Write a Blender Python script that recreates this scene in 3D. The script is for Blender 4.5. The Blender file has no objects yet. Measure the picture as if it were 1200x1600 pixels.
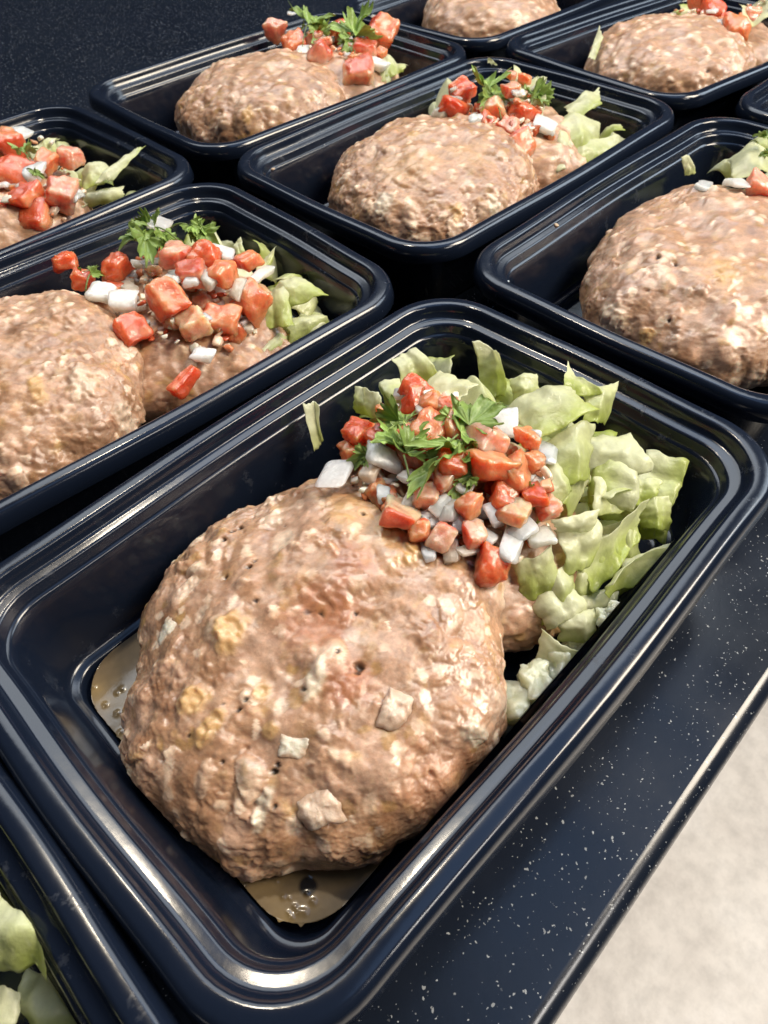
import bpy, math, random
import numpy as np
from mathutils import Vector, Matrix

# ------------------------------------------------------------------ measured data (centimetres; z = 0 is the rim plane of the trays)
LET = {"A":[[[[5.6,5.17,0.5],[6.5,4.8,0.6],[6.74,3.57,-0.5],[5.3,4.28,-0.6]],0.35,0.25],[[[4.13,5.44,-0.1],[4.35,4.22,0.2],[4.0,3.23,-0.4],[3.62,4.93,-0.8]],0.3,0.35],[[[5.47,5.84,-1.2],[5.99,5.45,-0.6],[5.53,4.18,-0.9],[5.0,4.83,-1.4]],0.2,0.3],[[[3.57,3.21,-0.1],[6.08,3.15,0.3],[6.26,1.53,0.5],[4.69,1.53,0.3]],0.45,1.25],[[[8.85,3.64,0.1],[8.84,2.38,0.2],[8.1,1.45,-0.9],[8.02,2.64,-1.2]],-0.2,0.3],[[[8.31,1.79,-0.2],[8.78,1.02,0.1],[8.43,0.41,-0.7],[7.62,1.11,-0.7]],0.3,0.35],[[[6.12,0.31,0.5],[7.76,-0.66,1.0],[7.5,-2.22,0.8],[5.08,-1.57,0.7]],0.5,0.45],[[[5.2,-1.48,0.7],[7.6,-2.24,0.75],[5.81,-3.36,0.1],[4.35,-2.88,0.2]],0.4,0.25],[[[8.86,-0.08,0.9],[8.55,-0.77,0.9],[8.51,-1.69,0.8],[7.46,-0.85,0.8]],0.1,0.3],[[[8.46,-1.19,0.8],[9.75,-1.74,0.75],[8.3,-2.34,0.2],[7.35,-1.93,0.4]],0.25,0.3],[[[7.4,-1.85,-0.2],[8.43,-3.08,-0.2],[7.75,-4.32,-0.5],[6.29,-3.03,-0.9]],0.35,1.25],[[[5.18,-2.25,0.1],[6.46,-3.24,-0.2],[4.77,-3.59,-0.5],[4.02,-2.76,-0.2]],0.25,0.55],[[[6.28,-3.04,-0.7],[7.21,-3.76,-0.8],[6.41,-4.36,-1.3],[5.29,-3.74,-1.2]],0.2,0.6],[[[7.4,-3.44,-1.3],[8.31,-4.5,-1.2],[7.77,-4.73,-1.6],[6.55,-4.01,-1.7]],0.2,0.15],[[[7.28,-4.42,-1.3],[8.12,-5.23,-1.2],[7.33,-5.83,-1.9],[6.74,-4.99,-1.8]],0.15,0.12],[[[3.66,-4.42,-0.9],[7.3,-4.9,-0.9],[6.24,-5.46,-1.7],[3.64,-5.32,-1.9]],-0.35,0.2],[[[3.68,-5.19,-1.4],[6.64,-6.1,-1.3],[4.99,-6.03,-2.2],[3.92,-5.33,-2.2]],-0.25,0.35],[[[3.48,-3.38,0.1],[4.93,-4.1,0.0],[4.43,-4.27,-0.5],[3.42,-3.63,-0.3]],0.15,1.25],[[[3.62,-3.5,-0.4],[5.08,-4.03,-0.6],[4.06,-4.72,-1.4],[3.0,-4.38,-1.3]],0.3,0.45],[[[2.02,-3.15,-0.8],[3.17,-3.7,-0.5],[2.62,-4.69,-1.6],[1.7,-3.86,-1.7]],0.3,0.1],[[[2.32,-3.92,-1.2],[3.43,-4.3,-1.0],[3.11,-5.19,-1.8],[1.66,-4.85,-1.9]],0.3,0.25],[[[1.82,-4.16,-1.6],[2.96,-4.51,-1.3],[2.88,-5.55,-1.7],[1.45,-4.92,-2.1]],0.35,1.25],[[[1.96,-4.97,-1.6],[2.92,-5.75,-1.7],[2.47,-6.17,-2.3],[1.57,-5.53,-2.2]],0.3,0.6],[[[1.36,-4.84,-1.9],[1.67,-6.04,-2.1],[1.39,-5.91,-2.6],[0.84,-5.16,-2.6]],0.2,1.25],[[[2.33,6.27,-0.2],[2.62,5.87,-0.1],[2.23,5.34,-1.4],[1.9,5.42,-1.6]],0.1,0.75],[[[3.55,-2.16,0.6],[5.6,-1.99,0.6],[5.05,-3.26,0.2],[3.27,-3.26,0.1]],0.3,0.6],[[[6.49,3.18,-0.2],[7.69,2.38,-0.2],[6.25,0.19,0.2],[5.06,0.88,0.3]],0.4,0.5],[[[5.36,-4.03,-1.6],[7.02,-4.65,-1.6],[5.98,-5.72,-2.4],[4.8,-4.81,-2.4]],0.3,0.3],[[[5.22,-4.99,-2.3],[6.99,-5.89,-2.2],[5.82,-5.95,-2.9],[4.59,-5.53,-2.9]],0.25,0.45],[[[8.22,-4.0,-1.8],[8.25,-5.2,-1.9],[7.27,-5.73,-2.6],[6.72,-4.84,-2.5]],0.2,0.2],[[[3.29,-4.82,-2.2],[4.57,-5.4,-2.3],[3.84,-5.77,-2.9],[2.81,-5.26,-2.8]],0.2,0.6],[[[3.74,-3.9,-1.5],[5.05,-4.46,-1.6],[4.02,-5.51,-2.3],[2.96,-4.71,-2.3]],0.3,0.55]],"B":[[[[6.98,14.74,-0.3],[8.5,14.87,0.1],[7.78,14.35,-0.2],[6.57,14.0,-0.6]],0.15,0.5],[[[6.77,13.38,-0.6],[8.11,12.99,-0.5],[8.05,11.41,-0.8],[6.25,12.29,-1.3]],0.35,0.35],[[[6.09,12.11,-1.3],[7.57,11.27,-1.2],[7.85,10.85,-1.8],[5.65,11.11,-1.9]],0.3,0.4],[[[3.6,11.51,-1.6],[6.0,11.99,-1.2],[6.55,11.05,-1.7],[3.28,11.31,-2.3]],0.4,0.45],[[[8.19,17.94,-0.9],[8.62,17.77,-0.6],[8.03,16.72,-1.2],[7.69,16.95,-1.3]],0.1,0.4],[[[6.04,13.2,-0.8],[7.33,12.99,-0.7],[6.01,11.23,-1.5],[5.12,12.04,-1.4]],0.3,0.3]],"C":[[[[26.56,21.74,0.2],[29.9,22.13,0.4],[27.06,19.02,0.3],[23.75,18.39,0.0]],0.3,0.85],[[[30.38,18.49,0.3],[30.3,16.1,0.4],[27.2,13.99,-0.3],[26.03,15.17,0.1]],0.4,1.25],[[[30.11,14.56,0.1],[33.46,14.26,0.3],[31.73,12.99,0.0],[29.21,13.24,-0.2]],0.15,0.6],[[[28.56,13.91,0.0],[31.28,12.79,0.0],[29.19,10.93,-1.0],[26.61,11.58,-0.7]],0.4,0.7],[[[26.38,13.61,-0.3],[28.18,12.09,-0.3],[26.61,10.64,-1.3],[24.4,11.57,-1.5]],0.5,1.25],[[[27.41,11.92,-0.7],[30.72,10.84,-1.0],[29.04,10.07,-1.6],[26.8,11.13,-1.5]],0.3,0.35],[[[25.38,12.81,-0.8],[26.82,11.71,-0.8],[25.73,10.75,-1.9],[23.81,11.52,-1.8]],0.35,0.3],[[[34.49,23.71,0.1],[35.26,23.41,0.2],[33.47,21.94,0.0],[33.09,22.16,-0.1]],0.05,0.95],[[[25.64,21.13,-0.3],[27.22,21.13,-0.2],[25.24,19.41,-0.5],[24.84,20.0,-0.7]],0.1,0.9]],"D":[[[[27.81,5.89,0.1],[28.41,5.76,0.1],[28.69,5.16,-0.8],[28.2,5.51,-0.9]],0.1,0.75],[[[29.48,4.08,0.2],[31.97,3.33,0.4],[29.74,1.62,0.0],[27.81,2.84,0.0]],0.4,0.9],[[[31.29,3.81,0.8],[33.05,2.92,0.8],[31.33,1.68,0.4],[29.89,2.83,0.4]],0.4,0.3]],"E":[[[[29.19,29.64,0.0],[30.72,28.71,0.0],[28.71,27.01,-0.9],[27.23,27.46,-0.8]],0.3,0.8],[[[30.25,28.87,-0.3],[30.65,27.41,-0.7],[30.02,27.18,-1.0],[28.61,27.63,-1.0]],0.25,0.3]],"F":[[[[6.93,27.77,-0.3],[9.91,28.8,0.1],[10.69,28.5,0.2],[7.58,27.44,-0.6]],0.2,0.7],[[[7.49,30.53,-0.6],[8.78,29.88,-0.4],[8.3,28.61,-1.2],[6.63,29.09,-1.1]],0.35,0.45],[[[6.63,29.09,-1.1],[8.75,28.41,-1.3],[8.16,28.15,-1.9],[6.26,28.93,-1.8]],0.3,0.5],[[[5.24,28.89,-1.4],[6.43,28.35,-1.5],[5.94,28.58,-2.1],[4.68,28.68,-2.0]],0.2,0.95],[[[6.4,33.21,0.4],[8.12,33.41,0.5],[7.21,32.08,0.1],[6.04,31.85,0.2]],0.3,0.7]],"G":[[[[38.78,18.51,-0.6],[42.25,20.03,0.2],[41.44,19.11,0.0],[39.32,18.27,-0.8]],0.1,0.85],[[[49.72,13.82,0.6],[52.38,12.75,0.6],[49.68,11.1,0.1],[47.43,12.33,0.2]],0.4,0.95]],"J":[[[[-12.65,-0.49,-0.6],[-12.12,-1.08,-0.5],[-12.43,-2.79,-0.8],[-13.64,-1.54,-0.9]],0.5,0.35],[[[-13.22,-0.01,-0.8],[-12.52,-0.44,-0.6],[-13.09,-1.33,-0.7],[-13.81,-0.75,-1.0]],0.3,0.7],[[[-12.46,0.03,-0.5],[-12.24,-0.09,-0.3],[-12.79,-0.76,-1.0],[-12.96,-0.65,-1.1]],0.1,0.9],[[[-14.14,-1.04,-2.0],[-13.59,-1.85,-2.2],[-14.26,-2.67,-2.4],[-15.03,-1.87,-2.4]],0.3,0.75],[[[-13.63,-1.29,-2.6],[-12.69,-2.36,-2.6],[-13.3,-3.38,-3.0],[-14.26,-2.45,-3.0]],0.4,0.5]]}
TOM = {"A":[[[0.81,-1.41,0.12],0.88,0.75,0.6,20,5],[[1.48,-2.0,0.17],0.96,0.79,0.6,60,10],[[0.55,-0.77,0.12],0.8,0.66,0.6,45,0],[[2.75,-2.55,0.42],0.97,0.84,0.7,30,10],[[3.58,-2.55,0.52],0.9,0.81,0.7,70,5],[[2.65,1.53,0.72],1.09,0.95,0.8,20,0],[[2.6,-0.21,1.02],1.04,0.91,0.7,60,10],[[2.25,3.4,0.22],1.05,1.0,0.9,20,15],[[1.62,3.21,-0.08],0.84,0.74,0.9,60,5],[[3.34,1.4,0.82],1.25,1.1,0.8,35,20],[[2.59,1.15,0.62],0.99,0.95,0.9,5,-10],[[3.99,-0.34,1.02],1.35,1.21,0.6,70,25],[[3.36,-1.14,0.92],1.49,1.27,0.7,40,35],[[3.8,-1.76,0.62],1.19,1.14,0.7,15,30],[[2.9,-2.04,0.42],0.98,0.76,0.8,50,10],[[0.64,0.09,0.12],1.27,1.08,0.5,30,10],[[2.23,-0.16,0.72],1.0,0.91,0.8,80,0],[[1.51,-0.24,0.42],0.9,0.81,0.7,10,5],[[1.29,-2.96,-0.38],1.18,1.0,0.8,15,20],[[3.63,-3.11,0.22],0.72,0.76,0.8,60,0],[[2.0,-1.48,0.52],0.89,0.66,0.8,25,0],[[3.94,0.74,0.92],1.0,0.86,0.8,50,12],[[2.26,2.44,0.42],0.97,0.87,0.9,70,0]],"B":[[[0.72,14.72,-0.2],1.48,1.28,0.7,20,20],[[2.51,13.21,-0.2],1.28,1.13,0.9,70,10],[[5.23,12.47,-0.1],1.48,1.32,0.7,25,25],[[5.02,15.41,0.9],1.34,1.23,0.8,40,15],[[2.43,14.51,0.4],1.54,1.34,0.8,60,10],[[4.91,13.93,0.7],1.37,1.05,0.8,15,10],[[3.97,14.87,0.7],1.32,1.16,0.8,75,5],[[1.2,19.14,0.1],0.93,0.93,0.9,30,0],[[1.3,20.92,0.1],1.13,1.13,0.9,60,10],[[3.56,12.77,-0.3],1.14,1.56,0.7,35,20],[[4.2,16.22,0.9],1.4,1.23,0.8,10,15],[[3.67,12.4,-0.8],1.05,1.05,0.8,0,0],[[0.82,11.64,-1.0],1.49,0.65,0.7,25,0],[[6.47,14.28,0.4],1.2,0.98,0.8,60,10],[[2.43,18.45,0.3],1.37,1.1,0.8,20,0]],"C":[[[24.8,18.59,0.4],1.68,1.61,0.8,30,15],[[26.84,19.5,0.6],1.13,1.28,0.8,60,0],[[24.44,15.73,0.1],1.56,1.28,0.7,20,10],[[26.86,14.86,0.4],1.94,1.79,0.7,50,20],[[24.89,14.76,0.2],1.41,1.19,0.8,80,0],[[24.34,13.2,-0.3],1.38,1.59,0.8,10,20],[[25.91,16.48,0.5],1.44,1.23,0.8,45,0]],"D":[[[26.74,1.31,0.3],1.51,1.21,0.8,30,15]],"E":[[[27.93,37.75,0.3],1.38,1.56,0.8,30,10],[[26.96,34.59,0.2],1.77,1.59,0.8,60,0],[[26.09,31.05,0.1],1.96,1.87,0.8,20,15],[[30.06,33.3,0.5],1.79,1.52,0.8,75,10],[[26.88,28.28,-0.5],2.36,2.02,0.8,40,15],[[32.3,31.42,0.4],1.98,1.98,0.8,15,20],[[29.04,29.78,0.2],1.72,1.55,0.8,65,0],[[27.92,33.31,0.4],1.58,1.32,0.8,5,0]],"F":[[[3.93,30.78,0.2],2.33,2.33,0.8,30,15],[[5.04,28.0,-0.2],1.84,1.51,0.8,60,15],[[5.88,30.44,0.3],1.36,0.95,0.8,10,10],[[7.01,30.3,0.2],1.03,1.17,0.8,45,20],[[3.42,27.89,-0.9],2.28,1.31,0.8,25,5],[[5.44,33.6,0.6],1.74,1.39,0.8,70,5],[[3.48,28.77,-0.2],1.63,1.3,0.8,0,0],[[2.12,29.54,-0.6],1.96,1.63,0.8,40,0]],"G":[[[49.08,15.16,0.6],2.06,1.62,0.8,30,10],[[47.57,12.66,0.3],1.74,1.56,0.8,60,15],[[49.4,12.47,0.5],1.76,1.32,0.8,10,0],[[49.96,16.62,0.7],1.83,1.37,0.8,80,0]]}
ONI = {"A":[[[0.74,-1.86,-0.15],0.82,0.45,0.4,30,0],[[1.1,-0.71,0.05],0.69,0.5,0.5,60,0],[[1.26,0.21,0.15],0.74,0.47,0.5,15,0],[[1.62,-1.5,0.15],0.75,0.53,0.5,50,10],[[1.73,-2.33,0.05],0.74,0.45,0.5,80,0],[[1.28,1.92,0.2],0.76,0.52,0.5,30,0],[[2.53,-2.99,0.1],0.82,0.56,0.4,10,5],[[1.51,-0.79,0.4],0.64,0.49,0.5,0,0],[[0.36,2.65,0.2],1.16,0.8,0.14,10,2],[[1.81,1.77,0.5],0.8,1.2,0.3,40,35],[[4.0,2.2,0.5],0.97,0.72,0.4,60,0],[[5.05,-1.79,0.7],1.11,0.87,0.18,25,15],[[1.26,-2.3,-0.2],0.45,1.08,0.3,60,30],[[2.18,-2.93,-0.1],1.57,0.63,0.4,20,15],[[2.93,-3.36,-0.2],0.64,0.83,0.5,50,10],[[1.48,-1.07,0.3],0.83,0.53,0.5,15,0],[[1.75,0.71,0.4],0.67,0.51,0.5,70,0],[[2.47,-0.96,0.6],0.69,0.5,0.5,30,0],[[3.94,-2.14,0.5],0.89,0.66,0.4,5,25],[[0.89,0.99,0.1],0.67,0.39,0.5,40,0],[[2.37,-2.04,0.3],0.87,0.49,0.5,70,0],[[4.21,-2.55,0.3],0.66,0.97,0.4,30,20],[[0.42,-1.21,-0.2],1.12,0.41,0.3,50,0],[[3.33,0.22,0.8],0.6,0.52,0.5,20,0],[[5.22,-0.13,0.8],0.94,0.82,0.4,35,10]],"B":[[[1.09,17.6,0.2],1.07,1.07,0.6,20,15],[[1.4,16.16,0.2],1.05,1.1,0.6,60,0],[[3.6,14.31,0.8],0.67,0.62,0.7,30,0],[[4.26,13.99,0.8],0.88,0.68,0.6,70,0],[[4.84,13.01,0.4],1.15,0.57,0.5,20,0],[[5.25,18.87,1.0],2.38,0.85,0.2,25,15],[[5.86,15.35,0.8],0.82,0.98,0.4,50,10],[[1.95,11.89,-0.7],0.76,0.86,0.7,40,0],[[3.08,14.91,0.8],0.62,0.57,0.7,0,0],[[6.28,13.22,0.3],1.34,0.48,0.4,30,0],[[2.95,13.01,-0.1],0.56,0.62,0.7,0,0],[[2.98,14.36,0.2],0.62,0.52,0.7,50,0]],"C":[[[24.16,16.21,0.4],1.2,0.92,0.6,20,0],[[23.77,14.53,0.1],1.04,0.76,0.6,60,0],[[27.86,16.63,0.6],1.47,1.11,0.4,30,10],[[26.56,13.4,0.2],1.27,1.55,0.4,20,15],[[24.03,18.64,0.2],0.95,0.8,0.6,0,0],[[23.85,13.92,-0.1],1.04,0.69,0.6,40,0]],"D":[[[25.47,3.37,0.2],1.22,0.67,0.4,20,0],[[26.2,2.16,0.3],1.52,0.73,0.4,40,0]],"E":[[[28.52,39.28,0.4],0.47,0.47,0.7,20,0],[[30.02,38.29,0.8],0.84,0.56,0.4,50,0],[[33.34,32.85,0.8],0.82,0.55,0.4,10,0],[[26.48,33.07,0.2],1.13,0.87,0.6,60,0],[[29.08,30.72,0.4],1.04,0.87,0.6,0,0],[[28.48,28.05,-0.1],0.85,1.44,0.5,30,0]],"F":[[[5.51,27.55,-0.5],0.99,0.73,0.6,30,0],[[4.95,30.01,0.4],1.53,0.87,0.3,60,10],[[6.08,33.61,0.9],1.4,1.19,0.3,20,15],[[3.67,28.97,0.0],0.85,0.78,0.6,10,0],[[3.51,29.92,0.1],0.72,0.85,0.6,50,0]],"G":[[[50.36,12.32,0.7],1.5,1.06,0.4,20,0],[[47.34,13.5,0.4],1.05,0.78,0.6,60,0]]}
CIL = {"A":[[[1.89,1.05,0.9],[3.04,2.72,1.1],1.0,-10],[[1.89,1.05,0.9],[3.43,1.49,1.3],0.8,20],[[3.39,0.3,1.2],[5.58,0.2,1.5],1.0,10],[[4.15,0.85,1.2],[3.29,1.26,1.4],0.8,0],[[3.32,-0.17,1.2],[1.15,0.16,0.9],0.5,-35],[[3.43,-0.24,1.3],[3.84,-0.8,1.1],0.7,30],[[2.94,-0.92,0.9],[1.63,-0.8,0.6],0.8,-10],[[1.75,2.22,0.5],[0.91,2.74,0.3],0.8,0],[[3.59,-2.7,0.4],[3.46,-1.94,0.6],0.8,10],[[2.39,-0.26,1.0],[3.88,-0.74,1.3],0.45,20],[[3.0,1.85,1.1],[2.64,3.22,0.8],0.8,10]],"B":[[[4.55,18.79,1.3],[2.43,16.2,0.7],0.6,10],[[4.67,18.09,1.4],[4.09,20.1,1.1],0.8,10],[[5.76,17.54,1.3],[6.53,16.24,1.0],0.9,0],[[6.32,17.18,1.2],[5.31,15.51,0.8],0.8,10],[[4.79,18.11,1.2],[4.77,16.38,0.8],0.45,0],[[1.28,18.49,0.5],[2.4,19.17,0.7],0.5,0],[[1.3,19.1,0.4],[0.33,19.34,0.3],0.5,0]],"C":[[[26.08,16.69,1.2],[28.19,19.87,1.2],0.9,0],[[26.32,16.86,1.1],[24.28,16.19,0.7],0.8,0],[[28.0,15.07,0.9],[30.12,14.92,1.0],0.7,0],[[27.49,14.96,0.9],[29.96,16.43,1.1],0.7,0],[[27.93,16.71,0.9],[27.73,15.87,0.8],0.7,0]],"D":[[[30.01,2.54,1.2],[30.31,3.59,1.3],0.9,0],[[29.04,1.98,0.9],[28.95,2.7,0.8],0.9,0]],"E":[[[27.93,34.17,1.2],[31.03,36.22,1.3],0.9,0],[[28.17,34.46,1.1],[27.87,35.47,1.0],0.9,0],[[28.48,33.51,1.0],[26.55,32.44,0.6],0.9,0],[[28.78,30.38,0.9],[32.33,33.62,1.2],0.8,0],[[29.07,31.1,0.9],[27.07,29.59,0.4],0.7,0],[[28.48,33.51,1.0],[30.11,34.26,1.1],0.9,0]],"F":[[[4.66,29.65,0.6],[4.91,28.69,0.3],0.5,0],[[5.12,30.95,0.9],[5.59,32.89,0.9],0.6,0]],"G":[]}
PAT = {"A":[-3.7,-0.4,[6.3,6.3,6.2,6.1,6.0,5.9,5.4,5.9,5.7,5.6,5.5,5.5,5.6,5.6,5.5,6.0],-2.75,0.17,-0.01,2.15,1.3,11],"A2":[3.6,0.2,[3.4,3.6,4.0,4.0,4.2,4.2,4.4,4.6,5,5,5,5.2,5.0,4.2,3.4,3.2],-2.7,0,0.05,2.5,1.4,17],"B":[-4.0,16.6,[5.2,5.4,5.6,5.7,5.8,5.8,5.6,5.6,5.4,5.4,5.4,5.4,5.4,5.2,5.1,5.1],-2.2,0.12,0,2.5,1.8,21],"B2":[3.5,15.9,[4.4,4.6,4.8,5,5,5,5,5,5,5,5,5.4,5.8,5.4,4.8,4.4],-2.9,0.0,0.04,2.4,1.3,22],"C":[20.6,16.2,[5.4,5.4,5.6,5.7,5.7,5.7,5.7,5.6,5.6,5.6,5.6,5.6,5.6,5.6,5.4,5.3],-2.2,0.1,0,2.6,1.9,31],"C2":[27.0,15.6,[3.8,4.0,4.6,5,5,5,5,5,5,5,5,5,4.9,4.6,4.0,3.8],-2.6,0,0,2.7,1.5,32],"D":[21.5,0.0,[7.0,6.9,6.8,6.3,5.8,5.7,5.8,5.8,5.9,5.8,5.8,5.7,5.6,5.7,5.9,6],-2.2,0.11,0,2.3,1.9,41],"E":[21.8,32.0,[5.3,5.3,5.5,5.6,5.7,5.7,5.6,5.6,5.5,5.5,5.5,5.5,5.5,5.4,5.3,5.3],-2.1,0.08,0,2.7,2.0,51],"E2":[28.0,31.6,[4.2,4.2,4.6,5,5,5,5,5,5,5,5,5,4.9,4.6,4.2,4.2],-2.6,0,0,2.8,1.5,52],"F2":[3.0,31.8,[4.4,4.4,4.6,5,5.2,5.2,5.2,5.2,5.2,5.2,5.2,5.2,5.2,5,4.6,4.4],-2.6,0,0,2.6,1.6,62],"G":[44.6,15.4,[5.4,5.4,5.5,5.6,5.7,5.7,5.6,5.6,5.5,5.5,5.5,5.5,5.5,5.4,5.4,5.4],-2.1,0.08,0,2.7,2.0,71],"G2":[51.0,15.4,[4.6,4.6,4.8,5,5,5,5,5,5,5,5,5,4.9,4.7,4.6,4.6],-2.6,0,0,2.2,1.6,72],"H":[45.8,32.0,[5.4,5.4,5.5,5.6,5.7,5.7,5.6,5.6,5.5,5.5,5.5,5.5,5.5,5.4,5.4,5.4],-2.1,0.06,0,2.5,2.0,81]}
BITS = {"A":[[[-6.52,-3.85,-1.7],1.5,1.26,2,20],[[-6.14,-2.43,-1.25],1.27,0.72,0,15],[[-3.75,-3.69,-0.86],1.15,1.15,2,50],[[-4.52,-1.71,-0.77],0.51,1.01,0,80],[[-7.5,-2.81,-1.88],0.35,0.96,0,70],[[-7.0,0.55,-1.43],0.69,0.9,1,20],[[-5.69,-0.76,-1.01],0.61,0.44,1,0],[[-6.2,-1.73,-1.19],0.49,0.43,1,30],[[-5.13,1.2,-0.98],1.15,0.9,1,10],[[0.29,-1.0,-0.26],0.94,0.68,1,40],[[-1.06,4.26,-1.04],0.59,0.59,2,0],[[1.17,1.57,-0.5],0.73,0.41,1,10],[[-7.2,-0.39,-1.49],0.51,1.01,1,60],[[-0.16,-1.03,-0.26],0.56,0.37,1,0],[[-2.66,-5.44,-1.4],0.5,0.66,0,20],[[-6.19,3.07,-1.61],0.56,1.13,0,60]],"B":[[[-2.46,13.1,-0.11],1.41,0.94,2,20],[[-3.83,13.76,0.07],1.39,0.55,1,30],[[-1.94,11.89,-1.46],0.96,0.72,2,0]],"C":[[[20.47,17.61,0.34],0.83,0.69,1,0],[[19.35,11.15,-1.07],0.77,0.58,0,20],[[15.92,15.45,-0.98],0.98,0.98,0,50],[[17.76,12.13,-0.95],0.77,0.57,1,0],[[19.47,16.02,0.25],0.8,0.53,2,0]],"D":[[[16.26,1.99,-1.97],1.22,1.0,2,30],[[17.4,-4.07,-3.08],1.32,0.9,2,0],[[25.34,2.93,0.07],1.34,0.55,0,0],[[19.52,-0.75,-0.23],1.6,0.8,1,0],[[16.0,0.35,-1.73],0.64,0.43,1,40]],"E":[[[18.2,28.99,-0.71],0.78,0.7,1,0],[[24.41,31.64,0.58],0.75,0.67,1,30]],"G":[[[43.78,10.39,-0.83],1.0,1.0,2,0]]}
PORES = {"A":[[[-2.78,4.1,-1.01],0.18],[[-2.55,4.05,-0.98],0.16],[[-3.2,3.99,-1.04],0.14],[[-3.43,2.37,-0.74],0.15],[[-3.18,2.42,-0.71],0.12],[[-4.08,2.73,-0.89],0.11],[[-4.05,1.32,-0.74],0.11],[[-3.33,-0.05,-0.56],0.11],[[-3.1,-0.33,-0.53],0.09],[[-3.55,-2.3,-0.65],0.21],[[-3.68,-2.38,-0.65],0.14],[[-4.93,-1.64,-0.86],0.12],[[-6.09,-0.59,-1.13],0.12],[[-6.41,-0.64,-1.22],0.12],[[-6.55,-0.18,-1.28],0.08],[[-2.47,-1.1,-0.44],0.09],[[-7.48,-1.26,-1.64],0.1],[[-6.76,-2.47,-1.49],0.14],[[-6.61,-2.44,-1.4],0.11],[[0.01,1.03,-0.32],0.12],[[-3.62,-1.63,-0.62],0.11],[[-3.11,-0.47,-0.53],0.07],[[-1.67,2.83,-0.59],0.08],[[-7.29,-3.02,-1.82],0.11],[[-7.63,-0.07,-1.67],0.08]],"D":[[[19.07,1.96,-0.41],0.17],[[19.08,1.16,-0.35],0.17],[[21.3,0.59,0.04],0.15],[[16.62,-0.17,-1.19],0.13],[[16.37,-1.59,-1.64],0.1],[[16.58,-1.42,-1.37],0.1]],"G":[[[41.0,14.53,-0.2],0.13],[[41.91,11.48,-0.65],0.17],[[41.57,13.25,-0.17],0.13]]}
STAIN_SHADE = {"A":[[[-7.91,-3.59,-2.54],1.32,[0.25,0.12,0.055]],[[-5.85,-5.37,-2.45],1.18,[0.26,0.12,0.05]],[[-7.57,1.55,-1.79],1.19,[0.3,0.15,0.075]],[[-3.17,-0.41,-0.53],2.02,[0.42,0.13,0.05]],[[-1.31,-0.08,-0.29],1.35,[0.45,0.15,0.06]],[[-4.0,-2.26,-0.71],1.37,[0.45,0.15,0.06]],[[0.55,-0.38,-0.26],2.6,[0.72,0.42,0.16]],[[0.1,1.35,-0.35],1.85,[0.7,0.42,0.18]],[[-4.22,-5.61,-1.79],1.84,[0.42,0.17,0.07]],[[-8.51,-1.06,-2.21],1.85,[0.36,0.19,0.1]],[[-1.6,-5.35,-1.49],0.83,[0.72,0.55,0.42]],[[-0.35,-3.14,-0.56],0.92,[0.7,0.48,0.33]]],"C":[[[18.33,15.89,0.01],3.16,[0.62,0.38,0.18]],[[21.04,13.89,0.31],2.15,[0.6,0.38,0.2]]],"D":[[[19.52,-0.75,-0.23],2.24,[0.62,0.36,0.16]]]}  # A's dark browns paint in shade on its lower end; others are stains
CRUMBS = [[[-0.69,-5.34,-2.8],[1.1,0.92,0.81],20],[[0.24,-5.6,-2.6],[1.11,0.85,0.78],50],[[1.13,-5.73,-2.6],[0.94,0.67,0.64],10],[[-0.72,-5.82,-3.3],[0.92,0.85,0.71],0],[[2.99,-5.96,-1.9],[0.64,0.49,0.45],40],[[3.28,-6.04,-1.8],[0.49,0.38,0.35],0],[[2.21,-5.72,-2.5],[0.69,0.57,0.5],0]]
CAM = [[-9.413,-9.593,16.351],[0.80057,0.85805,-0.04752],0.69867]
TRAYS = {"A":[-0.004,-0.006,0.0027],"B":[-0.281,16.476,-0.0601],"C":[23.296,16.452,-0.0153],"D":[23.494,0.338,-0.0101],"E":[23.808,32.253,-0.028],"F":[0.469,31.739,-0.0084],"G":[46.284,15.618,-0.1246]}

for _k, _c, _r in (('A2', [3.1, .2, .2], 3.6), ('B2', [3.6, 16.4, -.4], 3.4), ('C2', [26.9, 16, .1], 3.0), ('E2', [28, 32, .2], 3.2), ('F2', [3.6, 32, 0], 4.0), ('G2', [51, 15.4, -.4], 3.6)):
    STAIN_SHADE[_k] = [[_c, _r, [.74, .36, .20]]]          # salsa juice soaked into the meat under the dice
S = 0.01            # cm -> m
ZR = 4.9            # rim height above the countertop, cm
sc = bpy.context.scene
col = sc.collection

# ------------------------------------------------------------------ camera
(cpos, (yaw, pitch, roll), fh) = CAM
f = np.array([math.cos(yaw)*math.cos(pitch), math.sin(yaw)*math.cos(pitch), -math.sin(pitch)])
r = np.cross(f, [0, 0, 1]); r /= np.linalg.norm(r); u = np.cross(r, f)
r2 = math.cos(roll)*r + math.sin(roll)*u; u2 = -math.sin(roll)*r + math.cos(roll)*u
cam = bpy.data.cameras.new('camera'); camo = bpy.data.objects.new('camera', cam); col.objects.link(camo)
M = Matrix([[r2[0], u2[0], -f[0], cpos[0]*S], [r2[1], u2[1], -f[1], cpos[1]*S], [r2[2], u2[2], -f[2], (cpos[2]+ZR)*S], [0, 0, 0, 1]])
camo.matrix_world = M
cam.sensor_fit = 'VERTICAL'; cam.sensor_height = 36.0; cam.lens = 36.0*fh
cam.clip_start = 0.01; cam.clip_end = 50
cam.dof.use_dof = True; cam.dof.focus_distance = 0.235; cam.dof.aperture_fstop = 30
sc.camera = camo
sc.render.resolution_x = 768; sc.render.resolution_y = 1024

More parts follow.
